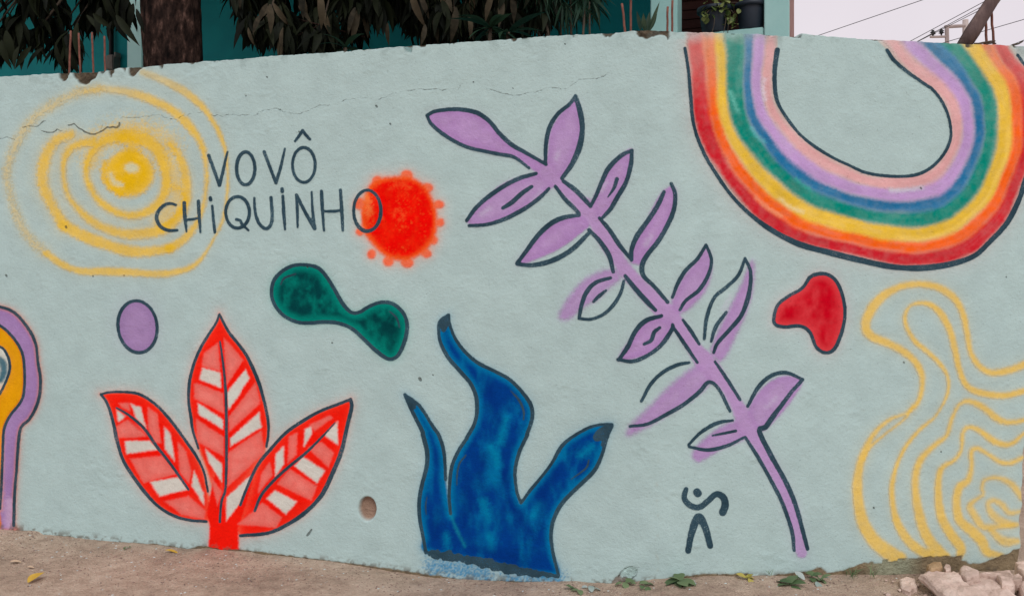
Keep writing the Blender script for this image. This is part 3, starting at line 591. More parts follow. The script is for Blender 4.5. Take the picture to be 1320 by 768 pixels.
def chip(poly, depth=13, col=None, soft=1.0):
    c = np.asarray(poly, float); s = bounds(c, 12); d = np.full(gu.shape, 99.0); cc = np.r_[c, c[:1]]
    poly_dist(cc, np.zeros(len(cc)), 14, d); d = np.where(inside(c, s), -d[s], d[s]) + 4.5 * (fbm(gu[s], gv[s], 5, 131) - 0.5)
    a = sst(soft, -soft, d); REC[s] = np.maximum(REC[s], depth * a * (0.75 + 0.5 * fbm(gu[s], gv[s], 6, 133)))
    RAW[s] = np.maximum(RAW[s], a); COL[s] = COL[s] * (1 - a[..., None]) + (brown(s) if col is None else alb(col) * (0.6 + 0.8 * fbm(gu[s], gv[s], 6, 134))[..., None]) * a[..., None]
    PID[s] = np.where(a > 0.5, 0, PID[s]); LINE[s] = np.where(a > 0.3, 9, LINE[s])
for q in (P(75,88, 89,88, 88,97, 84,104, 80,105.5, 76,100), P(92,88, 128,86, 125,99, 118,104, 110,110, 101,106, 95,100), P(130,94, 135,92, 132,97), P(138,86, 148,86, 146,94, 143,99, 140,95), P(154,84, 162,82, 162,94), P(164,82, 188,80, 183,89, 176,94, 172,100, 166,97),
          P(194,80, 212,78, 208,88), P(238,76, 258,74, 246,83), P(270,72, 292,70, 276,80), P(440,60, 452,59, 443,70), P(480,58, 490,57, 486,63.5), P(520,54, 532,53, 530,67, 525,62), P(534,54, 550,52, 548,60, 538,60), P(655,46, 668,45, 664,52, 660,53.5), P(698,40, 708,40, 702,48), P(774,38, 793,37, 791,44, 786,49, 777,46),
          P(817,34, 864,34, 863,47, 853,46, 845,46, 836,50, 830,50, 822,45), P(858,46, 864,46, 861,52), P(1018,41, 1033,43, 1033,49, 1020,47.5), P(1115,45, 1140,46, 1138,52, 1117,51.5), P(1244,50, 1256,50, 1252,61, 1246,60), P(1300,55, 1312,56, 1310,61), P(575,50, 585,50, 580,57), P(735,38, 742,38, 739,47)):
    chip(q)
chip(P(520,60, 532,60, 529,67, 522,67), 5, (120, 140, 138))
def hole(c, rx, ry, dep):
    global REC, RAW
    d = np.hypot((gu - c[0]) / rx, (gv - c[1]) / ry) + 0.15 * (fbm(gu, gv, 14, 140) - 0.5)
    a = sst(1.08, 0.9, d); s = sl(c[0] - 30, c[0] + 30, c[1] - 30, c[1] + 30)
    REC[s] = np.maximum(REC[s], (dep * a)[s] * (0.8 + 0.3 * sst(-10, 12, gu[s] - c[0]))); RAW[s] = np.maximum(RAW[s], a[s])
    COL[s] = COL[s] * (1 - a[s][..., None]) + alb((150, 120, 104)) * (0.75 + 0.5 * fbm(gu[s], gv[s], 12, 141))[..., None] * a[s][..., None]
hole((473, 655.5), 10.8, 15.2, 36)
chip(P(799,741, 803,735, 806,732, 812,730, 818,730.5, 823,732, 821,737, 817,742, 811,748, 802,748), 4, (160, 178, 174), 0.8)
for q in (P(797,744, 802,735, 811,730, 824,731.5), P(823,732, 819,742, 812,747)): qd = smooth_curve(q)[0]; poly_dist(qd + rng.normal(0, .5, qd.shape), 0.9 * vn(qd[:, 0], qd[:, 1], 5, 9) - 0.5, 9, CRK)
chip(P(789,748, 798,741, 802,745, 808,744, 812,750, 800,756, 788,754), 6, (128, 118, 110))
FT = P(-2000,700, 40,684, 55,690, 90,691, 105,697, 200,701, 240,707, 260,703, 285,708, 310,708, 345,712, 420,722, 500,732, 560,741, 600,748, 740,751, 790,752, 850,747, 880,743, 905,739.5, 965,739, 967,744, 990,742, 1020,738, 1040,736, 1058,730, 1066,738, 1090,734, 1115,724, 1130,726, 1160,722, 1200,716.5, 1203,717.5, 1240,716, 1241,723, 1246,723, 1249,726, 1262,726, 1278,721, 1290,715, 1300,714, 1307,708, 1340,700, 1500,690)
fl = np.interp(gu, FT[:, 0], FT[:, 1]) + 3.0 * (fbm(gu, gv, 6, 150) - 0.5) - 4 * sst(1000, 1130, gu) * (vn(gu, gv, 9, 154) > 0.72) * sst(1190, 1140, gu)
a = sst(-0.8, 0.8, gv - fl); RAW = np.maximum(RAW, a); REC = np.maximum(REC, 5 * a * (0.6 + 0.8 * fbm(gu, gv, 9, 151)))
foot = alb((124, 106, 84)) * (0.55 + 0.9 * fbm(gu, gv, 8, 152))[..., None]
foot = foot + (alb((150, 150, 128)) * (0.7 + 0.6 * fbm(gu, gv, 5, 153))[..., None] - foot) * (sst(1110, 1140, gu) * sst(1195, 1165, gu) * 0.8)[..., None]
COL = COL * (1 - a[..., None]) + foot * a[..., None]; PID[a > 0.5] = 0; LINE = np.where(a > 0.5, 9, LINE)
# splashed dirt and moss just over the ground line
gl = np.interp(gu, GND[:, 0], GND[:, 1]); dirt = sst(10, 0, gl - gv) * sst(0.56, 0.62, fbm(gu, gv, 5, 160)) * 0.7
COL = COL * (1 - dirt[..., None]) + alb((98, 86, 74)) * dirt[..., None]
wt = np.interp(gu, TOP[:, 0], TOP[:, 1]); grime = sst(22, 0, gv - wt) * sst(0.5, 0.75, fbm(gu, gv * 0.8, 13, 170)) * 0.28
COL = COL * (1 - grime[..., None]) + alb((96, 108, 104)) * grime[..., None]
seam = sst(3.0, 0, abs(gu - 847 - 3 * (fbm(gu, gv, 40, 171) - .5))) * sst(0.56, 0.7, fbm(gu, gv, 5, 172)) * sst(560, 640, gv) * 0.22
COL = COL * (1 - seam[..., None]) + alb((150, 130, 105)) * seam[..., None]

# ------------------------------------------------------------------ wall mesh
m, n, l, p = mat('painted_plaster')
at = N(n, 'Attribute', attribute_name='paint'); ln = N(n, 'Attribute', attribute_name='line'); ck = N(n, 'Attribute', attribute_name='crack'); rw = N(n, 'Attribute', attribute_name='raw')
tc = N(n, 'TexCoord')
def noise(scale, detail=5, rough=0.6, st=None):
    o = N(n, 'TexNoise', Scale=scale, Detail=detail, Roughness=rough)
    if st:
        mp = N(n, 'Mapping'); mp.inputs['Scale'].default_value = st; mp.inputs['Rotation'].default_value = (0, R(24), 0); l.new(tc.outputs['Object'], mp.inputs[0]); l.new(mp.outputs[0], o.inputs[0])
    else: l.new(tc.outputs['Object'], o.inputs[0])
    return o.outputs['Fac']
def mth(op, a, b=None, c=None):
    o = N(n, 'Math', operation=op)
    for i, x in enumerate((a, b, c)):
        if x is None: continue
        if isinstance(x, (int, float)): o.inputs[i].default_value = x
        else: l.new(x, o.inputs[i])
    return o.outputs[0]
def rng_(x, a, b, c=0.0, d=1.0):
    o = N(n, 'MapRange', interpolation_type='SMOOTHSTEP'); l.new(x, o.inputs[0])
    for i, v in enumerate((a, b, c, d)): o.inputs[i + 1].default_value = v
    return o.outputs[0]
fine = noise(260, 4, 0.7); mid = noise(75, 5, 0.6); big = noise(9, 4, 0.55); trowel = noise(26, 5, 0.65, (1, 1, 1.7)); pits = noise(150, 2, 0.5)
# colour: paint, small tone changes, brushed outline, crack
tone = rng_(big, 0.25, 0.75, 0.955, 1.045)
tone2 = mth('MULTIPLY', tone, rng_(fine, 0.2, 0.8, 0.93, 1.07))
vm = N(n, 'VectorMath', operation='SCALE'); l.new(at.outputs['Color'], vm.inputs[0]); l.new(tone2, vm.inputs['Scale'])
wob = mth('MULTIPLY', mth('SUBTRACT', mid, 0.5), 1.3)
lf = rng_(mth('ADD', ln.outputs['Fac'], wob), 0.55, -0.55)
dry = rng_(mth('ADD', fine, mth('MULTIPLY', big, 0.25)), 0.80, 0.74, 0.25, 1.0)
lf2 = mth('MULTIPLY', lf, dry)
mixl = N(n, 'Mix', data_type='RGBA'); l.new(lf2, mixl.inputs[0]); l.new(vm.outputs[0], mixl.inputs[6])
lc = N(n, 'ValToRGB'); e = lc.color_ramp.elements; e[0].position = 0.3; e[1].position = 0.7
e[0].color = (*alb((38, 57, 68)), 1); e[1].color = (*alb((54, 77, 89)), 1); l.new(big, lc.inputs[0]); l.new(lc.outputs[0], mixl.inputs[7])
cf = rng_(mth('ADD', ck.outputs['Fac'], mth('MULTIPLY', mth('SUBTRACT', mid, 0.5), 0.9)), 0.9, -0.1)
mixc = N(n, 'Mix', data_type='RGBA'); l.new(mth('MULTIPLY', cf, 0.72), mixc.inputs[0]); l.new(mixl.outputs[2], mixc.inputs[6]); mixc.inputs[7].default_value = (0.055, 0.07, 0.065, 1)
l.new(mixc.outputs[2], p.inputs['Base Color'])
h = mth('ADD', mth('MULTIPLY', fine, 0.36), mth('MULTIPLY', mid, 0.6)); h = mth('ADD', h, mth('MULTIPLY', trowel, 0.32))
h = mth('ADD', h, mth('MULTIPLY', rng_(pits, 0.30, 0.22), -0.5))
h = mth('ADD', h, mth('MULTIPLY', cf, -1.2)); h = mth('ADD', h, mth('MULTIPLY', mth('MULTIPLY', rw.outputs['Fac'], mid), 2.2))
h = mth('ADD', h, mth('MULTIPLY', lf2, 0.05))
bp = N(n, 'Bump', Strength=0.85, Distance=0.005); l.new(h, bp.inputs['Height']); l.new(bp.outputs[0], p.inputs['Normal'])
rr = N(n, 'Mix', data_type='FLOAT'); l.new(lf2, rr.inputs[0]); rr.inputs[2].default_value = 0.82; rr.inputs[3].default_value = 0.6; l.new(rr.outputs[0], p.inputs['Roughness'])
p.inputs['Specular IOR Level'].default_value = 0.04
M['wall'] = m

STEP = 0.0044
left = -3.95 - np.cumsum(np.geomspace(0.0044, 0.2, 60))
left = left[left > -7.0][::-1]
acol = np.r_[left, np.arange(-3.95, 1.742, STEP)]
dcol = np.r_[np.zeros(len(acol)), 0.02, 0.06, 0.10, 0.14]; acol = np.r_[acol, [acol[-1]] * 4]
NR = 575
trow = np.r_[np.linspace(0, 1, NR), [1] * 5, 0]; drow = np.r_[np.zeros(NR), 0.012, 0.035, 0.07, 0.11, 0.14, 0.14]
ZB = -0.14
endw = sst(1.25, 1.742, acol)
Am, Tm = np.meshgrid(acol, trow); D = np.maximum(*np.meshgrid(dcol, drow))
Xc = np.interp(Am, A, WX); Yc = np.interp(Am, A, WY); Uc = CU + FPX * Xc / Yc
Zt = wtop_z(Uc, Yc) + 0.0
Z = ZB + Tm * (Zt - ZB)
rag = 0.02 * (fbm(Z * 100, Z * 0 + 3, 9, 180) - 0.5) + 0.012 * (vn(Z * 100, Z * 0, 3, 181) - 0.5)
dz = np.interp(Z, [0.0, 0.25, 0.62, 1.0, 2.6], [0.0, 0.012, 0.035, 0.05, 0.13])
A2 = Am + endw[None, :] * (dz + rag * (endw[None, :] > 0.5))
Xc = np.interp(A2, A, WX); Yc = np.interp(A2, A, WY); ph = np.interp(A2, A, phi)
nx, ny = np.sin(ph), -np.cos(ph)
und = 0.006 * (fbm(A2 * 100, Z * 100, 45, 190) - 0.5) + 0.0038 * (fbm(A2 * 100, Z * 100, 9, 191) - 0.5) + 0.0045 * sst(.56, .78, fbm(A2 * 100, Z * 170, 16, 198)) * (fbm(A2 * 100, Z * 160, 3.5, 199) - 0.4)
u = CU + FPX * Xc / Yc; v = V0 - FPX * (Z - HC) / Yc
def samp(F, u, v):
    x = np.clip(u - U0, 0, RW - 1.001); y = np.clip(v - VV0, 0, RH - 1.001); xi = x.astype(int); yi = y.astype(int); fx = x - xi; fy = y - yi
    if F.ndim == 3: fx = fx[..., None]; fy = fy[..., None]
    return (F[yi, xi] * (1 - fx) + F[yi, xi + 1] * fx) * (1 - fy) + (F[yi + 1, xi] * (1 - fx) + F[yi + 1, xi + 1] * fx) * fy
off = (u < U0 + 1) | (D > 0.02)
a_col = samp(COL, u, v); a_line = samp(LINE, u, v); a_crk = samp(CRK, u, v); a_raw = samp(RAW, u, v); a_rec = samp(REC, u, v)
topcol = alb((176, 186, 182)) * (0.75 + 0.45 * fbm(Xc * 100, D * 300, 8, 195))[..., None]
a_col = np.where(off[..., None], np.where((D > 0.02)[..., None], topcol, WALL), a_col); a_line[off] = 9; a_crk[off] = 9; a_raw[off] = 0; a_rec = np.where(D > 0.02, a_rec * 0, a_rec)
# top rim crumbles a little; chips lower the rim too
Zj = Z + np.where(D > 0, 0.004 * (fbm(Xc * 100, D * 100, 5, 196) - 0.5), 0) + np.where(Tm > 0.999, 0.008 * (fbm(Xc * 100, Xc * 0, 2.2, 197) - 0.5), 0)
Zj = np.where((Tm > 0.999) & (D < 0.001), Zj - 0.003, Zj)
disp = np.where(D < 0.001, und - a_rec / 1000.0, und * 0)
Vx = Xc + nx * (disp - D); Vy = Yc + ny * (disp - D)
V = np.stack([Vx, Vy, Zj], -1); nr, nc = Z.shape
idx = np.arange(nr * nc).reshape(nr, nc)
Q = np.stack([idx[:-1, :-1], idx[:-1, 1:], idx[1:, 1:], idx[1:, :-1]], -1).reshape(-1, 4)
def attr(me, nm, arr, typ):
    at = me.attributes.new(nm, typ, 'POINT')
    if typ == 'FLOAT_COLOR': at.data.foreach_set('color', np.ascontiguousarray(np.c_[arr, np.ones(len(arr))], np.float32).ravel())
    else: at.data.foreach_set('value', np.ascontiguousarray(arr, np.float32))
Vf = V.reshape(-1, 3); cf_, lf_, kf_, rf_ = a_col.reshape(-1, 3), a_line.ravel(), a_crk.ravel(), a_raw.ravel()
def build_sheet(name, V, Q, sel=None):
    if sel is not None: V = V[sel]
    pick = (lambda x: x) if sel is None else (lambda x: x[sel])
    me = np_mesh(name, V, Q)
    attr(me, 'paint', pick(cf_), 'FLOAT_COLOR'); attr(me, 'line', pick(lf_), 'FLOAT'); attr(me, 'crack', pick(kf_), 'FLOAT'); attr(me, 'raw', pick(rf_), 'FLOAT')
    me.materials.append(M['wall']); return me
wall = empty('boundary_wall', (0.683, 3.62, 0))
tag(wall, 'long pale blue-grey plastered garden wall covered with a bright hand-painted mural', 'wall')
plaster = link('plaster', build_sheet('plaster', Vf, Q), None, wall)

# the mural's motifs: films of paint a millimetre proud of the plaster, same fields
qc = Q.reshape(nr - 1, nc - 1, 4)[:NR - 1, :nc - 5].reshape(-1, 4)
uf, vf = u.ravel(), v.ravel()
cu_, cv_ = uf[qc].mean(1), vf[qc].mean(1)
qi = np.where((cu_ > U0 + 2), PID[np.clip((cv_ - VV0 + .5).astype(int), 0, RH - 1), np.clip((cu_ - U0 + .5).astype(int), 0, RW - 1)], 0)
nrm = np.stack([nx, ny, nx * 0], -1).reshape(-1, 3)
LAB = {'painted_spiral_sun': 'yellow spray-painted spiral sun with loose rings', 'painted_green_blob': 'dark green dumbbell blob with slate outline', 'painted_purple_oval': 'small lilac oval with slate outline',
       'painted_red_blob': 'crimson three-lobed blob with slate outline', 'painted_orange_sun': 'orange-red disc sun ringed by small petals', 'painted_branch': 'long lilac branch with slate-outlined leaves',
       'painted_rainbow': 'upturned rainbow with slate outlines', 'painted_contour_lines': 'yellow wavy contour lines', 'painted_archway': 'lilac and yellow keyhole arch shape', 'painted_red_plant': 'red plant of three veined leaves with pink and white panels',
       'painted_blue_coral': 'blue three-fingered coral with dark tips', 'painted_signature_figure': 'small slate stick-figure signature mark'}
RENAME = {'letter_v': ('letter', 'first slate letter V of VOVÔ'), 'letter_o': ('letter', 'plain slate letter O of VOVÔ'), 'letter_v_b': ('letter', 'second slate letter V of VOVÔ'), 'letter_o_circumflex': ('letter', 'slate letter O with a circumflex'),
          'letter_c': ('letter', 'slate letter C over the yellow rings'), 'letter_h': ('letter', 'slate letter H after the C'), 'letter_i': ('letter', 'slate dotted letter i before the Q'), 'letter_q': ('letter', 'slate letter Q'), 'letter_u': ('letter', 'slate letter U'),
          'letter_i_b': ('letter', 'slate dotted letter i after the U'), 'letter_n': ('letter', 'slate letter N'), 'letter_h_b': ('letter', 'slate letter H after the N'), 'letter_o_last': ('letter', 'slate letter O over the orange sun')}
import re
parts = {}
def clean(nm):
    nm = re.sub(r'_\d+$', '', nm); nm = re.sub(r'_[abc]$', '', nm); return nm
order = [i for i in range(1, len(NAMES)) if '/' not in NAMES[i]] + [i for i in range(1, len(NAMES)) if '/' in NAMES[i]]
for i in order:
    q = qc[qi == i]
    if len(q) == 0: continue
    sel, inv = np.unique(q, return_inverse=True)
    nm = NAMES[i]; Vp = Vf + nrm * 0.001
    if '/' in nm:
        par, sub = nm.split('/'); o_name, parent = clean(sub), parts[par]
    else: o_name, parent = RENAME.get(nm, (nm,))[0], wall
    me = build_sheet(o_name, Vp, inv.reshape(-1, 4), sel)
    o = bpy.data.objects.new(o_name, me); C.objects.link(o)
    o.parent = parent
    o.matrix_parent_inverse = Matrix.Translation(-wall.location)if parent is wall else Matrix()
    if '/' in nm: o.matrix_parent_inverse = Matrix()
    parts[nm] = o
    if nm in LAB: o['label'] = LAB[nm]
    if nm in RENAME: o['label'] = RENAME[nm][1]

# rusty reinforcing bars standing out of the wall head
def wall_at(u, depth=0.0):
    i = np.argmin(abs(WU - u)); return Vector((WX[i] - math.sin(phi[i]) * depth, WY[i] + math.cos(phi[i]) * depth, 0))
for (u0, u1, v1, dep) in ((89, 91.5, 40, .06), (104, 101.5, 43, .06), (121, 118.5, 42, .06), (136, 134.5, 47, .06), (807, 802, 5, .05), (813.5, 813, -8, .09), (860.5, 860.5, 9, .05), (866, 867, 1, .07), (1272.5, 1270, 12, .10), (1282, 1277, 4, .10)):
    b = wall_at(u0, dep); vt = np.interp(u0, TOP[:, 0], TOP[:, 1])
    p0 = at_y(u0, vt + 12, b.y); p1 = at_y(u1, v1, b.y)
    bm = bmesh.new(); k = 7
    pts = [p0.lerp(p1, t / k) + Vector((random.uniform(-1, 1), random.uniform(-1, 1), 0)) * 0.0012 for t in range(k + 1)]
    tube(bm, pts, 0.0052 if u0 < 1200 else 0.006, 8)
    link('rebar', bm_mesh(bm, 'rebar', True), M['rust'], wall)

# ------------------------------------------------------------------ ground
m, n, l, p = mat('dry_dirt')
tc = N(n, 'TexCoord')
na, nb, ncx, nd = noise(2.2, 6, 0.6), noise(16, 7, 0.65), noise(90, 5, 0.6), noise(420, 3, 0.6)
f = mth('ADD', mth('MULTIPLY', na, 0.35), mth('MULTIPLY', nb, 0.4)); f = mth('ADD', f, mth('MULTIPLY', ncx, 0.25))
r_ = N(n, 'ValToRGB'); e = r_.color_ramp.elements; e[0].position = 0.34; e[1].position = 0.66
e[0].color = (*alb((138, 114, 100)), 1); e[1].color = (*alb((212, 186, 166)), 1); q = e.new(0.5); q.color = (*alb((184, 156, 137)), 1)
l.new(f, r_.inputs[0])
sp = rng_(nd, 0.66, 0.74, 0, 0.5); mg = N(n, 'Mix', data_type='RGBA'); l.new(sp, mg.inputs[0]); l.new(r_.outputs[0], mg.inputs[6]); mg.inputs[7].default_value = (*alb((200, 182, 168)), 1)
l.new(mg.outputs[2], p.inputs['Base Color'])
h = mth('ADD', mth('MULTIPLY', nb, 1.2), mth('ADD', mth('MULTIPLY', ncx, 0.8), mth('MULTIPLY', nd, 0.25)))
bp = N(n, 'Bump', Strength=1.0, Distance=0.02); l.new(h, bp.inputs['Height']); l.new(bp.outputs[0], p.inputs['Normal'])
p.inputs['Roughness'].default_value = 0.95; p.inputs['Specular IOR Level'].default_value = 0.15
M['dirt'] = m
gxs = np.unique(np.r_[-400, -200, -90, -40, -20, -12, -8, np.arange(-6, -3.4, 0.1), np.arange(-3.4, 2.9, 0.013), np.arange(2.9, 6, 0.1), 8, 12, 20, 40, 90, 200, 400])
gys = np.unique(np.r_[-200, -60, -20, -8, -3, np.arange(-1, 3.1, 0.12), np.arange(3.1, 5.0, 0.013), np.arange(5, 9, 0.1), 12, 18, 30, 60, 150, 400, 900])
gX, gY = np.meshgrid(gxs, gys); gZ = ground_z(gX, gY)
ii = np.arange(gX.size).reshape(gX.shape)
gme = np_mesh('ground', np.stack([gX, gY, gZ], -1).reshape(-1, 3), np.stack([ii[:-1, :-1], ii[:-1, 1:], ii[1:, 1:], ii[1:, :-1]], -1).reshape(-1, 4))
g = link('ground', gme, M['dirt']); tag(g, 'bare brown dirt ground along the foot of the wall', 'ground', kind='structure')

# ------------------------------------------------------------------ house behind the wall: veranda posts in front of a shaded teal wall
HA = R(-21)                                        # facade direction, right end nearer
FE = Vector((1.868, 5.5, 0)); ft = Vector((math.cos(HA), math.sin(HA), 0)); fn = Vector((math.sin(HA), -math.cos(HA), 0))
def fac_t(u, off=0.0):
    """distance along the facade (negative to the left of its right end) seen at photo column u"""
    k = (u - CU) / FPX; o = FE - fn * off
    return (k * o.y - o.x) / (ft.x - k * ft.y)
def fac(t, off, z): return FE + ft * t - fn * off + Vector((0, 0, z))
frot = Matrix.Rotation(HA, 3, 'Z')
house = empty('house', (FE.x, FE.y, 0))
tag(house, 'teal painted house with pale veranda posts standing behind the mural wall', 'house')
def hbox(name, t0, t1, o0, o1, z0, z1, mt, parent=house, bev=0.006):
    bm = bmesh.new(); c = fac((t0 + t1) / 2, (o0 + o1) / 2, (z0 + z1) / 2)
    box(bm, c, (t1 - t0, abs(o1 - o0), z1 - z0), frot)
    if bev: bmesh.ops.bevel(bm, geom=bm.edges[:], offset=bev, segments=2, affect='EDGES')
    return link(name, bm_mesh(bm, name), M[mt], parent)
DEP = 1.5
hbox('wall', -14, -0.115, DEP, DEP + 0.2, -0.1, 5.0, 'teal')
hbox('side_wall', -0.11, -0.022, 0.17, DEP + 0.22, -0.1, 5.0, 'brick_side')
hbox('post', fac_t(985), 0.0, 0.0, 0.17, -0.1, 5.0, 'pale_teal')
hbox('post', fac_t(838.5), fac_t(873), 0.0, 0.2, -0.1, 5.0, 'pale_teal')
hbox('post', fac_t(163.5), fac_t(182.5), 0.0, 0.12, -0.1, 5.0, 'pale_post')
zp = at_y(984, 34.2, (FE + ft * fac_t(984)).y).z
hbox('parapet', fac_t(873) + 0.004, fac_t(985) - 0.004, 0.015, 0.16, -0.1, zp, 'pale_teal')
hbox('veranda_floor', -13.9, -0.05, 0.2, DEP, -0.1, 0.12, 'concrete')
hbox('roof', -14.2, 0.35, -0.55, DEP + 0.6, 5.0, 5.14, 'concrete')  # out of view; overhanging eaves added to shade the facade
# red-brown slatted shutter on the wall inside the veranda
t0, t1 = fac_t(876, DEP), fac_t(1000, DEP)
sh = hbox('shutter', t0, t1 - 0.02, DEP - 0.02, DEP, 1.9, 4.4, 'shutter')
for k in range(30):
    o = hbox('slat', t0 + 0.01, t1 - 0.03, DEP - 0.045, DEP - 0.022, 1.95 + k * 0.082, 1.95 + k * 0.082 + 0.072, 'shutter', house, 0.003)
    o.parent = sh; o.matrix_parent_inverse = Matrix.Translation(-house.location) @ Matrix()
    o.matrix_parent_inverse = Matrix()
# black conduit and grey meter box on the shaded wall
bm = bmesh.new(); q0 = fac(fac_t(143.5, DEP - .05), DEP - 0.05, 0)
tube(bm, [q0 + Vector((0, 0, z)) for z in (3.05, 3.6, 4.2, 4.95)], 0.028, 10); link('conduit', bm_mesh(bm, 'conduit', True), M['pipe'], house)
tq0 = fac_t(142.5, DEP - .1); zc = at_y(142, 80, fac(tq0, DEP - .1, 0).y).z
hbox('meter_box', tq0 - 0.055, tq0 + 0.055, DEP - 0.12, DEP, zc - 0.09, zc + 0.08, 'concrete', bev=0.01)
hbox('box_latch', tq0 + 0.052, tq0 + 0.075, DEP - 0.10, DEP - 0.02, zc + 0.05, zc + 0.11, 'concrete', bev=0.004)

# ------------------------------------------------------------------ leaves
def blade(L, W, droop=0.5, fold=0.25, seg=6, shape='lance'):
    """one leaf along +X, tip bending down, folded on its midrib"""
    vs, fs = [], []
    for i in range(seg + 1):
        t = i / seg
        w = {'lance': math.sin(math.pi * min(1, t * 0.97 + 0.03) ** 0.8), 'oval': math.sin(math.pi * min(1.0, 0.06 + t * 0.94) ** 1.2) ** 0.75, 'strap': min(1, 4 * t + .5) * (1 - t) ** 0.4}[shape] * W / 2
        if i == seg: w = W * 0.01
        a = droop * t
        x = L * (math.sin(a) / droop if droop else t); z = -L * ((1 - math.cos(a)) / droop if droop else 0)
        vs += [(x, -w, z + fold * w), (x, 0, z), (x, w, z + fold * w)]
    for i in range(seg):
        b = 3 * i; fs += [(b, b + 1, b + 4, b + 3), (b + 1, b + 2, b + 5, b + 4)]
    return np.array(vs), fs
def place(vs, loc, az, pitch, roll=0, s=1.0):
    Mx = Matrix.Translation(loc) @ Matrix.Rotation(az, 4, 'Z') @ Matrix.Rotation(pitch, 4, 'Y') @ Matrix.Rotation(roll, 4, 'X') @ Matrix.Scale(s, 4)
    return Mx
class Leaves:
    def __init__(self): self.v = []; self.f = []; self.n = 0
    def add(self, bl, Mx):
        vs, fs = bl; Mn = np.array(Mx); w = vs @ Mn[:3, :3].T + Mn[:3, 3]
        self.v.append(w); self.f += [tuple(i + self.n for i in q) for q in fs]; self.n += len(vs)
    def obj(self, name, mt, parent):
        me = mesh(name, np.concatenate(self.v), self.f, True); return link(name, me, mt, parent)
mango_bl = [blade(0.19, 0.042, random.uniform(0.3, 1.1), random.uniform(0.1, 0.5), 6) for _ in range(8)]
narrow_bl = [blade(0.17, 0.014, random.uniform(0.3, 1.0), 0.2, 5) for _ in range(5)]
def cluster(L, loc, k, bls, s=1.0, pmin=25, pmax=80):
    a0 = random.uniform(0, 6.28)
    for i in range(k):
        L.add(random.choice(bls), place(None, loc + Vector((random.uniform(-.02, .02), random.uniform(-.02, .02), random.uniform(-.03, .03))), a0 + i * 2.4 + random.uniform(-.4, .4), R(random.uniform(pmin, pmax)), random.uniform(-.6, .6), s * random.uniform(0.7, 1.2)))
def limb(bm, p, q, r0, r1, sag=0.1, k=6):
    p, q = Vector(p), Vector(q); mid = Vector((random.uniform(-sag, sag), random.uniform(-sag, sag), random.uniform(0, sag)))
    tube(bm, [p.lerp(q, t / k) + mid * math.sin(math.pi * t / k) for t in range(k + 1)], [r0 + (r1 - r0) * t / k for t in range(k + 1)], 8)

# -- mango tree with the visible trunk
def low(pts):
    q = P(*pts); return lambda u: np.interp(u, q[:, 0], q[:, 1])
def crown(L, twigs, n, ur, vlow, yr, bls, zmax, kleaf=(8, 13), s=1.0, sparse=0.0, bias=1.6):
    for _ in range(n):
        u = random.uniform(*ur); Y = random.uniform(*yr)
        zl = HC + (V0 - vlow(u)) / FPX * Y + 0.14
        z = zl + (zmax - zl) * random.random() ** bias
        loc = Vector(((u - CU) / FPX * Y, Y, z))
        cluster(L, loc, random.randint(*kleaf), bls, s)
        if random.random() < 0.25: twigs.append(loc)
treeA = empty('mango_tree', at_y(223, 500, 5.15)); treeA.location.z = 0
tag(treeA, 'mango tree with thick rough brown trunk beside the pale left veranda post', 'tree')
bx = treeA.location
bm = bmesh.new()
pts = []; rad = []
for i in range(86):
    z = -0.1 + i * 0.05
    pts.append(Vector((bx.x - 0.02 * (z - 2.6) + 0.012 * math.sin(z * 3.1), bx.y, z))); rad.append(0.178 + 0.07 * max(0, 1 - z / 0.8) - 0.012 * (z - 2.6))
tube(bm, pts, rad, 72)
for vtx in bm.verts:
    c_ = Vector((bx.x, bx.y, vtx.co.z)); d_ = vtx.co - c_; an = math.atan2(d_.y, d_.x)
    k = 1 + 0.10 * (float(vn(an * 3.0, vtx.co.z * 2.5, 1, 210)) - .5) + 0.09 * (float(vn(an * 9.0, vtx.co.z * 9, 1, 211)) - .5)
    vtx.co = c_ + d_ * k
top = pts[-1]
for q in ((-1.6, 0.4, 4.9), (-0.9, -0.6, 5.2), (0.9, 0.5, 5.4), (0.2, 0.9, 5.6), (-2.0, 1.0, 5.3)):
    limb(bm, top - Vector((0, 0, 0.25)), Vector((bx.x + q[0], bx.y + q[1], q[2])), 0.09, 0.03, 0.15)
link('trunk', bm_mesh(bm, 'trunk', True), M['bark'], treeA)
def add_twigs(tips, base_fn, parent):
    bm = bmesh.new()
    for t in tips:
        b = base_fn(t); limb(bm, b, t, 0.012, 0.004, 0.05, 4)
    tag(link('branches', bm_mesh(bm, 'branches', True), M['twig'], parent), kind='stuff')
LA = Leaves(); tips = []
lowA = low([-400,80, -60,92, 0,86, 20,78, 30,55, 50,76, 62,45, 72,70, 82,84, 98,84, 108,40, 125,30, 150,34, 168,28, 178,8, 200,-30, 300,-30])
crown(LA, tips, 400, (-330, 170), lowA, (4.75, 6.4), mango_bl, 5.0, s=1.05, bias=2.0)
crown(LA, tips, 330, (-330, 330), lambda u: -40, (4.6, 7.0), mango_bl, 5.9, s=1.1, bias=1.0)  # upper crown above the view, thickened to shade the house
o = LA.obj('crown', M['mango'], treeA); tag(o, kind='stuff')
add_twigs(tips, lambda t: Vector((t.x * 0.8 + bx.x * 0.2 + 0.2, t.y, t.z + 0.6)), treeA)

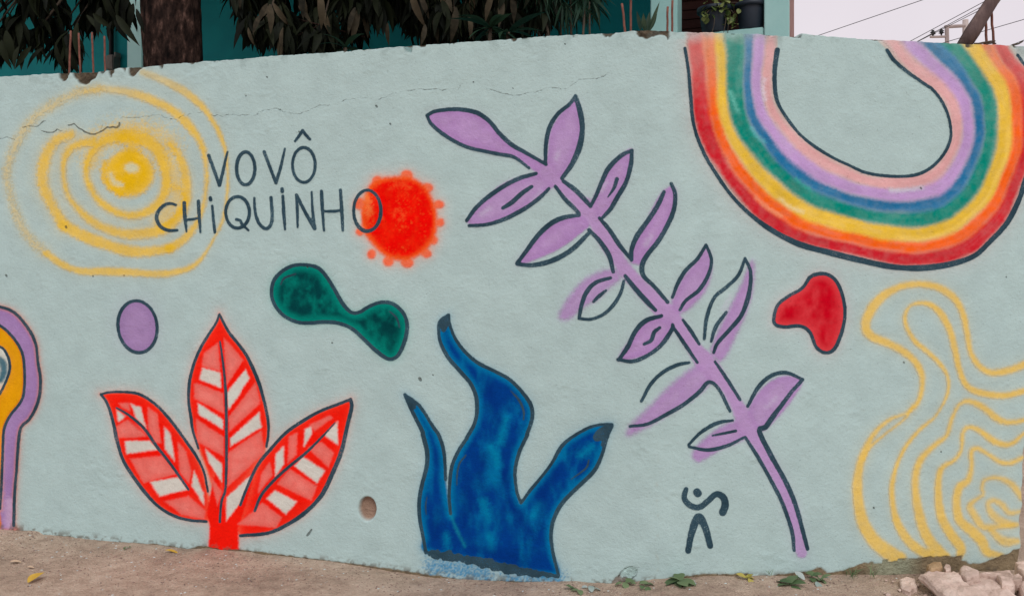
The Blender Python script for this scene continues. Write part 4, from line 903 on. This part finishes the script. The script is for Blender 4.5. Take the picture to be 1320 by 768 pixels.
# -- second mango tree, hanging over the middle of the wall
treeB = empty('mango_tree', at_y(560, 500, 6.0)); treeB.location.z = 0
tag(treeB, 'dense dark mango tree with tan drooping leaves hanging over the wall head', 'tree')
LB = Leaves(); tips = []
lowB = low([290,-40, 305,10, 315,40, 335,62, 352,66, 390,70, 430,64, 462,58, 470,40, 500,20, 520,28, 530,52, 600,52, 690,44, 720,20, 740,-10])
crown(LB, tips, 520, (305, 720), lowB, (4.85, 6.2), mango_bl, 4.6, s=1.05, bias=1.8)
crown(LB, tips, 400, (300, 700), lambda u: -30, (4.5, 7.0), mango_bl, 5.8, s=1.1, bias=1.0)  # unseen upper crown for shade, cut short rightward to light the teal wall
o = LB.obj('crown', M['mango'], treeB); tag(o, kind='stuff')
b2 = treeB.location
bm = bmesh.new(); tube(bm, [b2 + Vector((0.03 * math.sin(z), 0, z)) for z in (-.1, .4, 1, 1.8, 2.6, 3.4)], [.2, .16, .14, .13, .12, .1], 14)
for q in ((-1.2, -0.4, 4.4), (-0.5, -0.7, 4.7), (0.6, -0.5, 4.6), (0.1, 0.6, 4.9)): limb(bm, b2 + Vector((0, 0, 3.2)), b2 + Vector(q), 0.08, 0.025, 0.12)
limb(bm, at_y(372, 22, 5.0), at_y(470, 48, 5.1), 0.006, 0.005, 0.0); limb(bm, at_y(360, 60, 5.0), at_y(420, 30, 5.1), 0.006, 0.004, 0.02)
link('trunk', bm_mesh(bm, 'trunk', True), M['bark'], treeB)
add_twigs(tips, lambda t: Vector((t.x * 0.85 + b2.x * 0.15, t.y + 0.1, t.z + 0.5)), treeB)
# large single leaves hanging at the near fringe
big_me = []
for i in range(8):
    vs, fs = blade(random.uniform(0.17, 0.23), random.uniform(0.038, 0.052), random.uniform(0.25, 0.9), random.uniform(0.15, 0.5), 7)
    me = mesh('leaf', vs, fs, True); me.materials.append(M['mango_tan'] if i < 5 else M['mango']); big_me.append(me)
def hang(parent, u, v, Y, ang, use_tan=True, s=1.0, az=None):
    """leaf whose stalk end shows at (u,v); ang = lean from straight down, degrees, + to the right"""
    me = random.choice(big_me[:5] if use_tan else big_me[5:])
    o = bpy.data.objects.new('leaf', me); C.objects.link(o); o.parent = parent
    d = Vector((math.sin(R(ang)), random.uniform(-.35, .1), -math.cos(R(ang)))).normalized()
    x = d; yv = Vector((random.uniform(-.3, .3), 1, random.uniform(-.2, .2))); zv = x.cross(yv).normalized(); yv = zv.cross(x)
    # blade faces the viewer: its flat side (local z) turned towards -Y
    zz = Vector((random.uniform(-.6, .6), -1, random.uniform(-.1, .5))); zz = (zz - x * zz.dot(x)).normalized(); yy = zz.cross(x)
    Mx = Matrix((x, yy, zz)).transposed().to_4x4()
    o.matrix_basis = Matrix.Translation(at_y(u, v, Y) - parent.location) @ Mx @ Matrix.Scale(s, 4)
for (u_, v_, a_, s_) in ((345,5,-35,.8), (348,6,8,.9), (346,8,-5,1.0), (352,4,30,.9), (335,20,-20,.7), (345,22,0,.8), (330,30,-8,.6), (385,8,40,.7), (365,36,-15,.8), (362,48,-8,.9), (392,-15,-8,1.1), (412,-10,8,1.15), (388,-8,15,.8), (455,8,-35,.8), (468,8,12,1.0), (462,12,-8,1.1), (458,10,-18,.9), (480,-8,4,.8),
                         (530,-12,12,1.25), (541,-6,25,.8), (570,-14,0,.8), (578,-5,2,1.1), (610,-12,-4,1.0), (588,10,-4,1.1), (560,20,6,.9), (635,-8,-20,.9), (645,-5,5,1.0), (308,-10,10,.55), (418,15,12,.8), (500,30,-6,.7), (548,32,-4,.7), (605,20,8,.8), (660,-6,8,.9), (320,36,10,.6)):
    hang(treeB, u_, v_, random.uniform(4.75, 4.95), a_, True, s_)
for (u_, v_, a_, s_) in ((148,22,22,1.0), (150,20,38,1.05), (144,28,-28,.7), (172,5,-12,.9), (168,-5,-35,.8), (176,12,20,.7), (120,18,50,.7), (112,20,45,.7), (8,40,12,1.2), (2,52,14,1.0), (25,60,-10,.7), (40,60,-35,.8), (72,55,8,1.0), (86,62,18,.9), (100,30,2,1.2), (56,62,-48,.8), (30,66,2,.6), (130,10,-4,.9), (138,-4,10,1.0)):
    hang(treeA, u_, v_, random.uniform(4.7, 4.95), a_, False, s_)

# -- fine-leaved shrub at the right of the dark mass, and low shrubs behind the wall
sh1 = empty('weeping_shrub', at_y(735, 500, 5.3)); sh1.location.z = 0
tag(sh1, 'shrub with fine narrow weeping leaves between the dark mango tree and the bare teal wall', 'shrub')
LS = Leaves(); tips = []
lowS = low([660,40, 690,36, 720,38, 750,34, 770,30, 782,12, 788,-20])
crown(LS, tips, 190, (672, 776), lowS, (4.9, 5.7), narrow_bl, 3.9, (10, 16), 1.0, bias=1.2)
tag(LS.obj('foliage', M['shrub'], sh1), kind='stuff')
bm = bmesh.new()
for k in range(7): limb(bm, sh1.location + Vector((random.uniform(-.08, .08), random.uniform(-.08, .08), -0.05)), random.choice(tips), 0.02, 0.006, 0.1)
link('stem', bm_mesh(bm, 'stem', True), M['twig'], sh1)
strap_me = []
for i in range(4):
    vs, fs = blade(random.uniform(0.2, 0.26), 0.045, random.uniform(0.5, 1.0), 0.2, 7); me = mesh('leaf', vs, fs, True); me.materials.append(M['shrub']); strap_me.append(me)
for (u_, v_, k, lab) in ((632, 36, 9, 'low rosette shrub with long dull green leaves showing just over the wall'), (655, 42, 7, 'small shrub beside the long-leaved rosette, its tips just over the wall'), (445, 62, 7, 'low bent-leaved shrub in the teal gap under the mango leaves')):
    e_ = empty('rosette_shrub', at_y(u_, 500, 4.75)); e_.location.z = 0; tag(e_, lab, 'shrub', 'low shrubs behind the wall')
    tp_ = at_y(u_, v_, 4.75)
    bm = bmesh.new(); limb(bm, e_.location + Vector((0, 0, -0.05)), tp_, 0.02, 0.012, 0.05); link('stem', bm_mesh(bm, 'stem', True), M['twig'], e_)
    for i in range(k):
        o = bpy.data.objects.new('leaf', random.choice(strap_me)); C.objects.link(o); o.parent = e_
        o.matrix_basis = place(None, tp_ - e_.location, i * 6.28 / k + random.uniform(-.3, .3), R(random.uniform(-50, 25)), random.uniform(-.4, .4), random.uniform(.8, 1.15))

# ------------------------------------------------------------------ plants and pots on the parapet, snake plant on the wall head
def lathe(bm, prof, c, seg=28):
    rings = [[bm.verts.new((c[0] + r * math.cos(2 * math.pi * k / seg), c[1] + r * math.sin(2 * math.pi * k / seg), c[2] + z)) for k in range(seg)] for r, z in prof]
    for r0, r1 in zip(rings, rings[1:]):
        for k in range(seg): bm.faces.new((r0[k], r0[(k + 1) % seg], r1[(k + 1) % seg], r1[k]))
    bm.faces.new(rings[0][::-1]); bm.faces.new(rings[-1])
def pot(u_, r, h_, lab, z0):
    t = fac_t(u_, 0.09); loc = fac(t, 0.09, z0)
    e_ = empty('plant_pot', loc); tag(e_, lab, 'plant pot')
    bm = bmesh.new(); lathe(bm, [(r * .72, 0), (r * .78, .01), (r * .95, h_ * .82), (r * .95, h_ * .84)], loc); link('body', bm_mesh(bm, 'body', True), M['pot'], e_)
    bm = bmesh.new(); lathe(bm, [(r * .96, h_ * .82), (r * 1.1, h_ * .83), (r * 1.1, h_ * .985), (r * .98, h_), (r * .92, h_ * .9)], loc); link('rim', bm_mesh(bm, 'rim', True), M['pot'], e_)
    return e_, loc + Vector((0, 0, h_ * 0.9))
zs = zp + 0.001
e1, s1 = pot(968, 0.10, 0.19, 'dark blue-grey plastic pot beside the veranda corner post', zs)
e2, s2 = pot(922, 0.115, 0.185, 'dark round pot holding a trailing vine on the veranda parapet', zs)
vine_me = []
for i in range(3):
    vs, fs = blade(0.05, 0.04, 0.6, 0.2, 5, 'oval'); me = mesh('leaf', vs, fs, True); me.materials.append(M['vine']); vine_me.append(me)
vn_e = empty('trailing_vine', s2); tag(vn_e, 'yellow-green trailing vine hanging from the round pot on the parapet', 'plant')
for (du, vv, n_) in ((-8, 20, 5), (2, 14, 5), (10, 6, 6), (18, 8, 6), (24, 18, 6), (16, 26, 5), (30, 4, 5), (-6, 6, 6), (4, 2, 6), (22, 30, 3), (12, 18, 5), (-12, 18, 4), (14, 20, 4)):
    tip = at_y(922 + du, vv, s2.y - 0.1); bm = bmesh.new()
    limb(bm, s2 + Vector((du * .001, 0, 0)), tip, 0.004, 0.0025, 0.03, 5); link('stem', bm_mesh(bm, 'stem', True), M['twig'], vn_e)
    for i in range(n_):
        o = bpy.data.objects.new('leaf', random.choice(vine_me)); C.objects.link(o); o.parent = vn_e
        o.matrix_basis = place(None, tip + Vector((random.uniform(-.03, .03), random.uniform(-.03, .02), random.uniform(-.03, .03))) - vn_e.location, random.uniform(0, 6.28), R(random.uniform(-10, 60)), random.uniform(-.5, .5), random.uniform(.7, 1.1))
for k, (du, v2) in enumerate(((-1, 44), (14, 46), (20, 44))):
    bm = bmesh.new(); q = at_y(922 + du, 24, s2.y - .14); limb(bm, q, at_y(918 + du, v2, s2.y - .16), 0.003, 0.002, 0.01, 4); link('stem', bm_mesh(bm, 'stem', True), M['twig'], vn_e)

sb = wall_at(836, 0.08); zt_ = HC + (V0 - 39) / FPX * sb.y
sp_e = empty('snake_plant', (sb.x, sb.y, zt_)); tag(sp_e, 'snake plant with upright pointed leaves growing out of the broken wall head', 'plant')
for (u0, v0, u1, v1, w_) in ((826, 40, 821, 14, .017), (831, 40, 829, 17, .02), (835, 40, 837, 15, .02), (836, 40, 851, 2, .015), (837, 40, 847, 18, .018), (833, 40, 827, 24, .016)):
    p0 = at_y(u0, v0, sb.y); p1 = at_y(u1, v1, sb.y - random.uniform(-.02, .02)); L_ = (p1 - p0).length
    vs, fs = blade(L_, w_ * 1.15, 0.15, 0.5, 7, 'lance'); me = mesh('leaf', vs, fs, True); me.materials.append(M['snake'])
    o = bpy.data.objects.new('leaf', me); C.objects.link(o); o.parent = sp_e
    x = (p1 - p0).normalized(); zz = Vector((random.uniform(-.4, .4), -1, 0)); zz = (zz - x * zz.dot(x)).normalized(); yy = zz.cross(x)
    o.matrix_basis = Matrix.Translation(p0 - sp_e.location) @ Matrix((x, yy, zz)).transposed().to_4x4()

# ------------------------------------------------------------------ timber on the wall head, far power pole, wires
lb = wall_at(1246, 0.06); p0 = at_y(1244.5, 55.5, lb.y); p1 = at_y(1244.5 + 35.5 * 1.6, 55.5 - 55.5 * 1.6, lb.y + 0.04)
ax = (p1 - p0).normalized(); lg = empty('timber_post', p0)
tag(lg, 'weathered dark timber post leaning over the wall head in front of the sky', 'post')
bm = bmesh.new(); tube(bm, [p0 + ax * (t * 0.09 - 0.02) for t in range(14)], [0.032 + 0.0025 * math.sin(t * 1.7) for t in range(14)], 24)
for vtx in bm.verts:
    t = (vtx.co - p0).dot(ax); c_ = p0 + ax * t; d_ = vtx.co - c_; an = math.atan2(d_.y, d_.x)
    vtx.co = c_ + d_ * (1 + .14 * (float(vn(an * 5, t * 4, 1, 220)) - .5))
o = link('log', bm_mesh(bm, 'log', True), M['log'], lg)
for k, (u0, v0, u1, v1) in enumerate(((1256, 57, 1283, 52.5), (1268, 56.5, 1284, 56), (1303, 59.5, 1319, 54))):
    w = wall_at(u0, 0.03); bm = bmesh.new(); a_, b_ = at_y(u0, v0, w.y), at_y(u1, v1, w.y + .01)
    tube(bm, [a_.lerp(b_, t / 5) + Vector((0, 0, random.uniform(-.003, .003))) for t in range(6)], [.004, .005, .005, .004, .004, .003], 6)
    tag(link('twig', bm_mesh(bm, 'twig', True), M['twig']), ['dry twig lying against the foot of the leaning timber post', 'thick dry twig under the rusty bars on the wall head', 'bent dry twig alone on the wall head past the rusty bars'][k], 'twig', 'twigs on the wall head')
YP = 26.0
pe = empty('utility_pole', at_y(1244.5, 700, YP)); pe.location.z = 0; tag(pe, 'distant pale concrete utility pole with crossarms and insulators against the sky', 'utility pole')
bm = bmesh.new(); b_ = at_y(1244.5, 26, YP); tube(bm, [Vector((b_.x, YP, z)) for z in (-0.3, 3, 6, b_.z)], [.16, .13, .11, .085], 12); link('mast', bm_mesh(bm, 'mast', True), M['pole'], pe)
for (u0, v0, u1, v1, th) in ((1218, 35, 1244, 33.5, .07), (1220.5, 36, 1221, 60, .08), (1199, 48, 1221, 47.5, .05)):
    bm = bmesh.new(); a_, c_ = at_y(u0, v0, YP - .12), at_y(u1, v1, YP - .12); tube(bm, [a_, a_.lerp(c_, .5), c_], th / 1.3, 6); link('crossarm', bm_mesh(bm, 'crossarm'), M['iron'], pe)
for (u_, v_) in ((1202.5, 43.5), (1213.5, 42)):
    bm = bmesh.new(); c_ = at_y(u_, v_ + 4, YP - .12); lathe(bm, [(.02, 0), (.03, .05), (.09, .08), (.04, .1), (.085, .14), (.03, .17), (.05, .2)], c_, 12); link('insulator', bm_mesh(bm, 'insulator', True), M['pipe'], pe)
wires = ((1020, 58, 1190, 0, 14, 'long single black wire crossing the open sky beside the house'), (1150, 66, 1264, 5, 24, 'upper black wire running behind the leaning timber post'), (1160, 66, 1256, 14, 25, 'second black wire just under the upper one behind the timber post'),
         (1185, 53, 1268, 11, 26, 'third black wire sloping past the distant insulators'), (1180, 66, 1330, 22.5, 22, 'low black wire crossing the rusty bars'), (1290, 64, 1400, 20, 20, 'short low wire beyond the timber post near the wall end'))
for (u0, v0, u1, v1, Y, lab) in wires:
    a_, c_ = at_y(u0, v0, Y), at_y(u1, v1, Y * 0.9); d_ = c_ - a_; a_ = a_ - d_ * 1.0; c_ = c_ + d_ * 1.5
    bm = bmesh.new(); tube(bm, [a_.lerp(c_, t / 12) - Vector((0, 0, 0)) for t in range(13)], 0.0075 * Y / 20, 6)
    tag(link('power_line', bm_mesh(bm, 'power_line', True), M['wire']), lab, 'power line', 'power lines across the sky')

# ------------------------------------------------------------------ rubble at the wall's end
def rock(outline, z, th, mt, lab, seed, tilt=0.0, group=None):
    """flat-topped broken stone; outline in photo pixels of its top face at height z"""
    q = [at_z(u, v, z) for u, v in P(*outline)]
    rs = random.Random(seed); bm = bmesh.new()
    ctr = sum(q, Vector()) / len(q)
    pts = []
    for i, a_ in enumerate(q):                    # rough up the edge
        b_ = q[(i + 1) % len(q)]; k = max(2, int((b_ - a_).length / 0.016))
        for j in range(k): pts.append(a_.lerp(b_, j / k) + Vector((rs.uniform(-1, 1), rs.uniform(-1, 1), 0)) * 0.003)
    size = max((p_ - ctr).length for p_ in pts); rings = []
    for sc, dz in ((0.12, .0), (0.3, 0.004), (0.5, 0.003), (0.7, 0.003), (0.86, 0.0), (0.96, -0.006), (1.0, -0.016), (1.01, -th * .45), (0.97, -th * .7), (0.8, -th)):
        ring = []
        for p_ in pts:
            d_ = p_ - ctr; w = Vector((d_.x * sc, d_.y * sc, dz * min(1, size / .12) + tilt * d_.x * sc))
            g_ = ctr + w; am = min(.02, size * .13)
            w.z += am * (float(fbm(g_.x * 100, g_.y * 100, 11, seed)) - .5) * 2 + am * .35 * (float(vn(g_.x * 100, g_.y * 100, 2.2, seed + 3)) - .5)
            kx = 1 + (0.10 * (float(vn(g_.x * 100, dz * 300, 3, seed + 5)) - .5) if sc > .9 else 0); w.x *= kx; w.y *= kx
            ring.append(bm.verts.new(ctr + w))
        rings.append(ring)
    n_ = len(pts)
    for r0, r1 in zip(rings, rings[1:]):
        for k in range(n_): bm.faces.new((r0[k], r0[(k + 1) % n_], r1[(k + 1) % n_], r1[k]))
    bm.faces.new(rings[0][::-1]); bm.faces.new(rings[-1])
    bmesh.ops.recalc_face_normals(bm, faces=bm.faces[:])
    me = bm_mesh(bm, 'rubble_stone'); o = link('rubble_stone', me, M[mt]); o.location = (0, 0, 0)
    tag(o, lab, 'stone', group); return o
rock((1185,737, 1196,733, 1215,736, 1236,740, 1243,747, 1262,757, 1276,775, 1262,792, 1230,774, 1208,756), .085, .05, 'rock', 'largest broken slab, tilted, with a dark gap under its long edge', 1, 0.05)
rock((1244,748, 1262,742, 1286,744, 1296,756, 1322,772, 1290,786, 1268,774), .065, .08, 'rock', 'broad pale slab lying against the edge of the largest slab', 2, -0.02)
rock((1262,738, 1280,734, 1302,733, 1308,742, 1306,754, 1292,755, 1284,743), .085, .1, 'rock', 'pale block pushed against the bare foot of the wall near its end', 3)
rock((1237,731, 1242,727.5, 1250,731, 1263,737, 1262,741, 1246,743, 1238,738), .10, .1, 'rock', 'wedge of stone wedged between the slabs and the wall foot', 4, 0.1)
rock((1194,727, 1202,722.5, 1213,722.5, 1216,728, 1208,733, 1199,733), .10, .1, 'ochre_rock', 'rounded ochre stone sitting at the wall foot', 5)
rock((1216,730, 1220,725.5, 1225,727, 1226,733, 1219,735), .095, .1, 'rock', 'small grey stone beside the rounded ochre stone', 6)
rock((1159,744, 1170,741, 1180,744, 1182,756, 1172,762, 1162,757), .03, .06, 'rock', 'flat chunk half sunk in the dirt clear of the big slabs', 7)
rock((1304,740, 1312,737, 1318,741, 1316,747, 1307,747), .09, .1, 'rock', 'small rounded stone at the outer end of the wall', 8)
rock((1308,722, 1318,720, 1332,728, 1334,738, 1320,738, 1312,731), .09, .12, 'rock', 'pale stone standing behind the wall end', 9)
rock((1310,752, 1330,746, 1350,760, 1340,775, 1322,768), .06, .09, 'rock', 'broken stone lying out past the wall end', 10)
rock((1222,738, 1229,735, 1237,738, 1236,742, 1226,742), .085, .07, 'rock', 'thin chip of stone on top of the largest slab', 11)
rs = random.Random(5)
for k in range(34):
    u_ = rs.uniform(1140, 1325); v_ = rs.uniform(739, 775); 
    if k > 30: u_ = rs.uniform(1150, 1205); v_ = rs.uniform(742, 770)
    r = rs.uniform(1.2, 3.6); x = at_z(u_, v_, 0.0); z = float(ground_z(x.x, x.y)) + 0.012
    if v_ - r * .7 < 742: continue
    an0 = rs.uniform(0, 6)
    o = rock(sum([(u_ + r * rs.uniform(.7, 1.2) * math.cos(an0 + i), v_ + r * .6 * rs.uniform(.7, 1.2) * math.sin(an0 + i)) for i in range(6)], ()), z, .03, 'rock', 'small loose stone chip scattered around the broken slabs', 100 + k, 0, 'loose stone chips')
    o.name = 'stone_chip'

# ------------------------------------------------------------------ weeds, fallen leaves, flecks, pebbles along the wall foot
weed_me = {}
for nm in ('weed', 'weed_pale', 'weed_yellow'):
    weed_me[nm] = []
    for i in range(3):
        vs, fs = blade(0.052, 0.033, random.uniform(.3, .8), .2, 6, 'oval'); me = mesh('leaf', vs, fs, True); me.materials.append(M[nm]); weed_me[nm].append(me)
def weed(u_, v_, k, lab, pale=0, mt='weed', s=1.0, up=(-30, 15), grass=False, spread=0.012):
    g0 = at_z(u_, v_, 0.0); g0.y = min(g0.y, float(wall_y(g0.x)) - 0.03); g0.z = float(ground_z(g0.x, g0.y))
    e_ = empty('weed', g0); tag(e_, lab, 'weed', 'weeds along the wall foot')
    for i in range(k):
        if grass: 
            vs, fs = blade(random.uniform(.05, .09), .005, random.uniform(.4, 1.2), .3, 5, 'lance'); me = mesh('blade', vs, fs, True); me.materials.append(M['weed']); o = bpy.data.objects.new('blade', me)
        else: o = bpy.data.objects.new('leaf', random.choice(weed_me['weed_pale' if i < pale else mt]))
        C.objects.link(o); o.parent = e_
        o.matrix_basis = place(None, (random.uniform(-spread, spread), random.uniform(-spread, spread) * .6, random.uniform(.004, .015)), i * 2.4 + random.uniform(-.3, .3), R(random.uniform(*((-85, -50) if grass else up))), random.uniform(-.3, .3), s * random.uniform(.75, 1.15))
weed(741, 763, 4, 'round-leaved weed by the blue coral, leaves lying flat', 0, 'weed', .8, spread=.02)
weed(763, 760, 5, 'weed splashed white with wall paint beside the blue coral', 4, 'weed', .85, spread=.02)
weed(806, 758, 4, 'little weed directly under the flaked patch of plaster', 0, 'weed', .8, spread=.02)
weed(830, 764, 8, 'ragged weed between the flaked plaster patch and the big rosette', 0, 'weed', .75, spread=.045)
weed(877, 766, 11, 'big leafy rosette weed with one white paint-splashed leaf', 1, 'weed', 1.45)
weed(964, 758, 5, 'small yellowed weed standing alone in the dirt', 0, 'weed_yellow', .9)
weed(990, 752, 7, 'tiny tuft of grass between the yellow weed and the broad-leaved weed', grass=True, s=.5, spread=.006)
weed(1019, 764, 5, 'broad-leaved dark green weed below the tip of the lilac stem', 0, 'weed', 1.6)
weed(1046, 757, 12, 'bushy weed with pale speckled leaves beside the broad-leaved weed', 3, 'weed', 1.0, (-45, 15), spread=.04)
weed(1100, 752, 16, 'tuft of wild grass at the bare footing of the wall', grass=True, s=.9, spread=.03)
weed(1122, 750, 9, 'thin grass tuft beside the larger grass tuft on the footing', grass=True, s=.7, spread=.02)
weed(165, 704, 5, 'tiny green sprout under the red plant on the left', 0, 'weed', .35)
def fallen(u_, v_, L_, W_, az, mt, lab, lift=0):
    g0 = at_z(u_, v_, 0.0); g0.y = min(g0.y, float(wall_y(g0.x)) - 0.02); g0.z = float(ground_z(g0.x, g0.y)) + 0.006
    vs, fs = blade(L_, W_, 0.5, 0.35, 7); vs = vs - [L_ / 2, 0, -L_ * .06]
    o = link('fallen_leaf', mesh('fallen_leaf', vs, fs, True), M[mt]); o.matrix_basis = Matrix.Translation(g0 + Vector((0, 0, L_ * .4 * math.sin(R(lift))))) @ Matrix.Rotation(R(az), 4, 'Z') @ Matrix.Rotation(R(-lift), 4, 'Y'); tag(o, lab, 'leaf', 'fallen leaves on the dirt')
fallen(47, 746, .085, .05, 68, 'dead_leaf', 'yellow fallen leaf lying alone in the open dirt', 26)
fallen(223, 708, .085, .024, -6, 'dead_leaf', 'narrow curled yellow leaf resting against the wall foot')
fallen(22, 722, .06, .03, 24, 'tan_leaf', 'pale tan fallen leaf near the keyhole arch')
fallen(40, 729, .035, .02, 10, 'tan_leaf', 'small brown leaf scrap between the two larger fallen leaves')
def scatter(name, n_, mt, lab, cat, size, flat, seed):
    rs = random.Random(seed); vs, fs, b = [], [], 0
    for _ in range(n_):
        x = rs.uniform(-3.2, 2.7); yw = float(wall_y(x)); y = yw - 0.012 - abs(rs.gauss(0, 0.35)); z = float(ground_z(x, y))
        r = size * rs.uniform(.35, 1.3); k = rs.randint(4, 6); a0 = rs.uniform(0, 6)
        ring = [(x + r * rs.uniform(.5, 1.2) * math.cos(a0 + 6.283 * i / k), y + r * rs.uniform(.5, 1.2) * math.sin(a0 + 6.283 * i / k), z) for i in range(k)]
        vs += ring + [(x, y, z + r * flat)]; fs += [(b + i, b + (i + 1) % k, b + k) for i in range(k)]; b += k + 1
    tag(link(name, mesh(name, vs, fs), M[mt]), lab, cat, kind='stuff')
scatter('paint_flecks', 420, 'fleck', 'tiny flakes of pale wall paint strewn over the dirt', 'debris', 0.006, 0.25, 3)
scatter('gravel', 2600, 'pebble', 'fine gravel and grit strewn along the wall foot', 'gravel', 0.006, 0.6, 4)
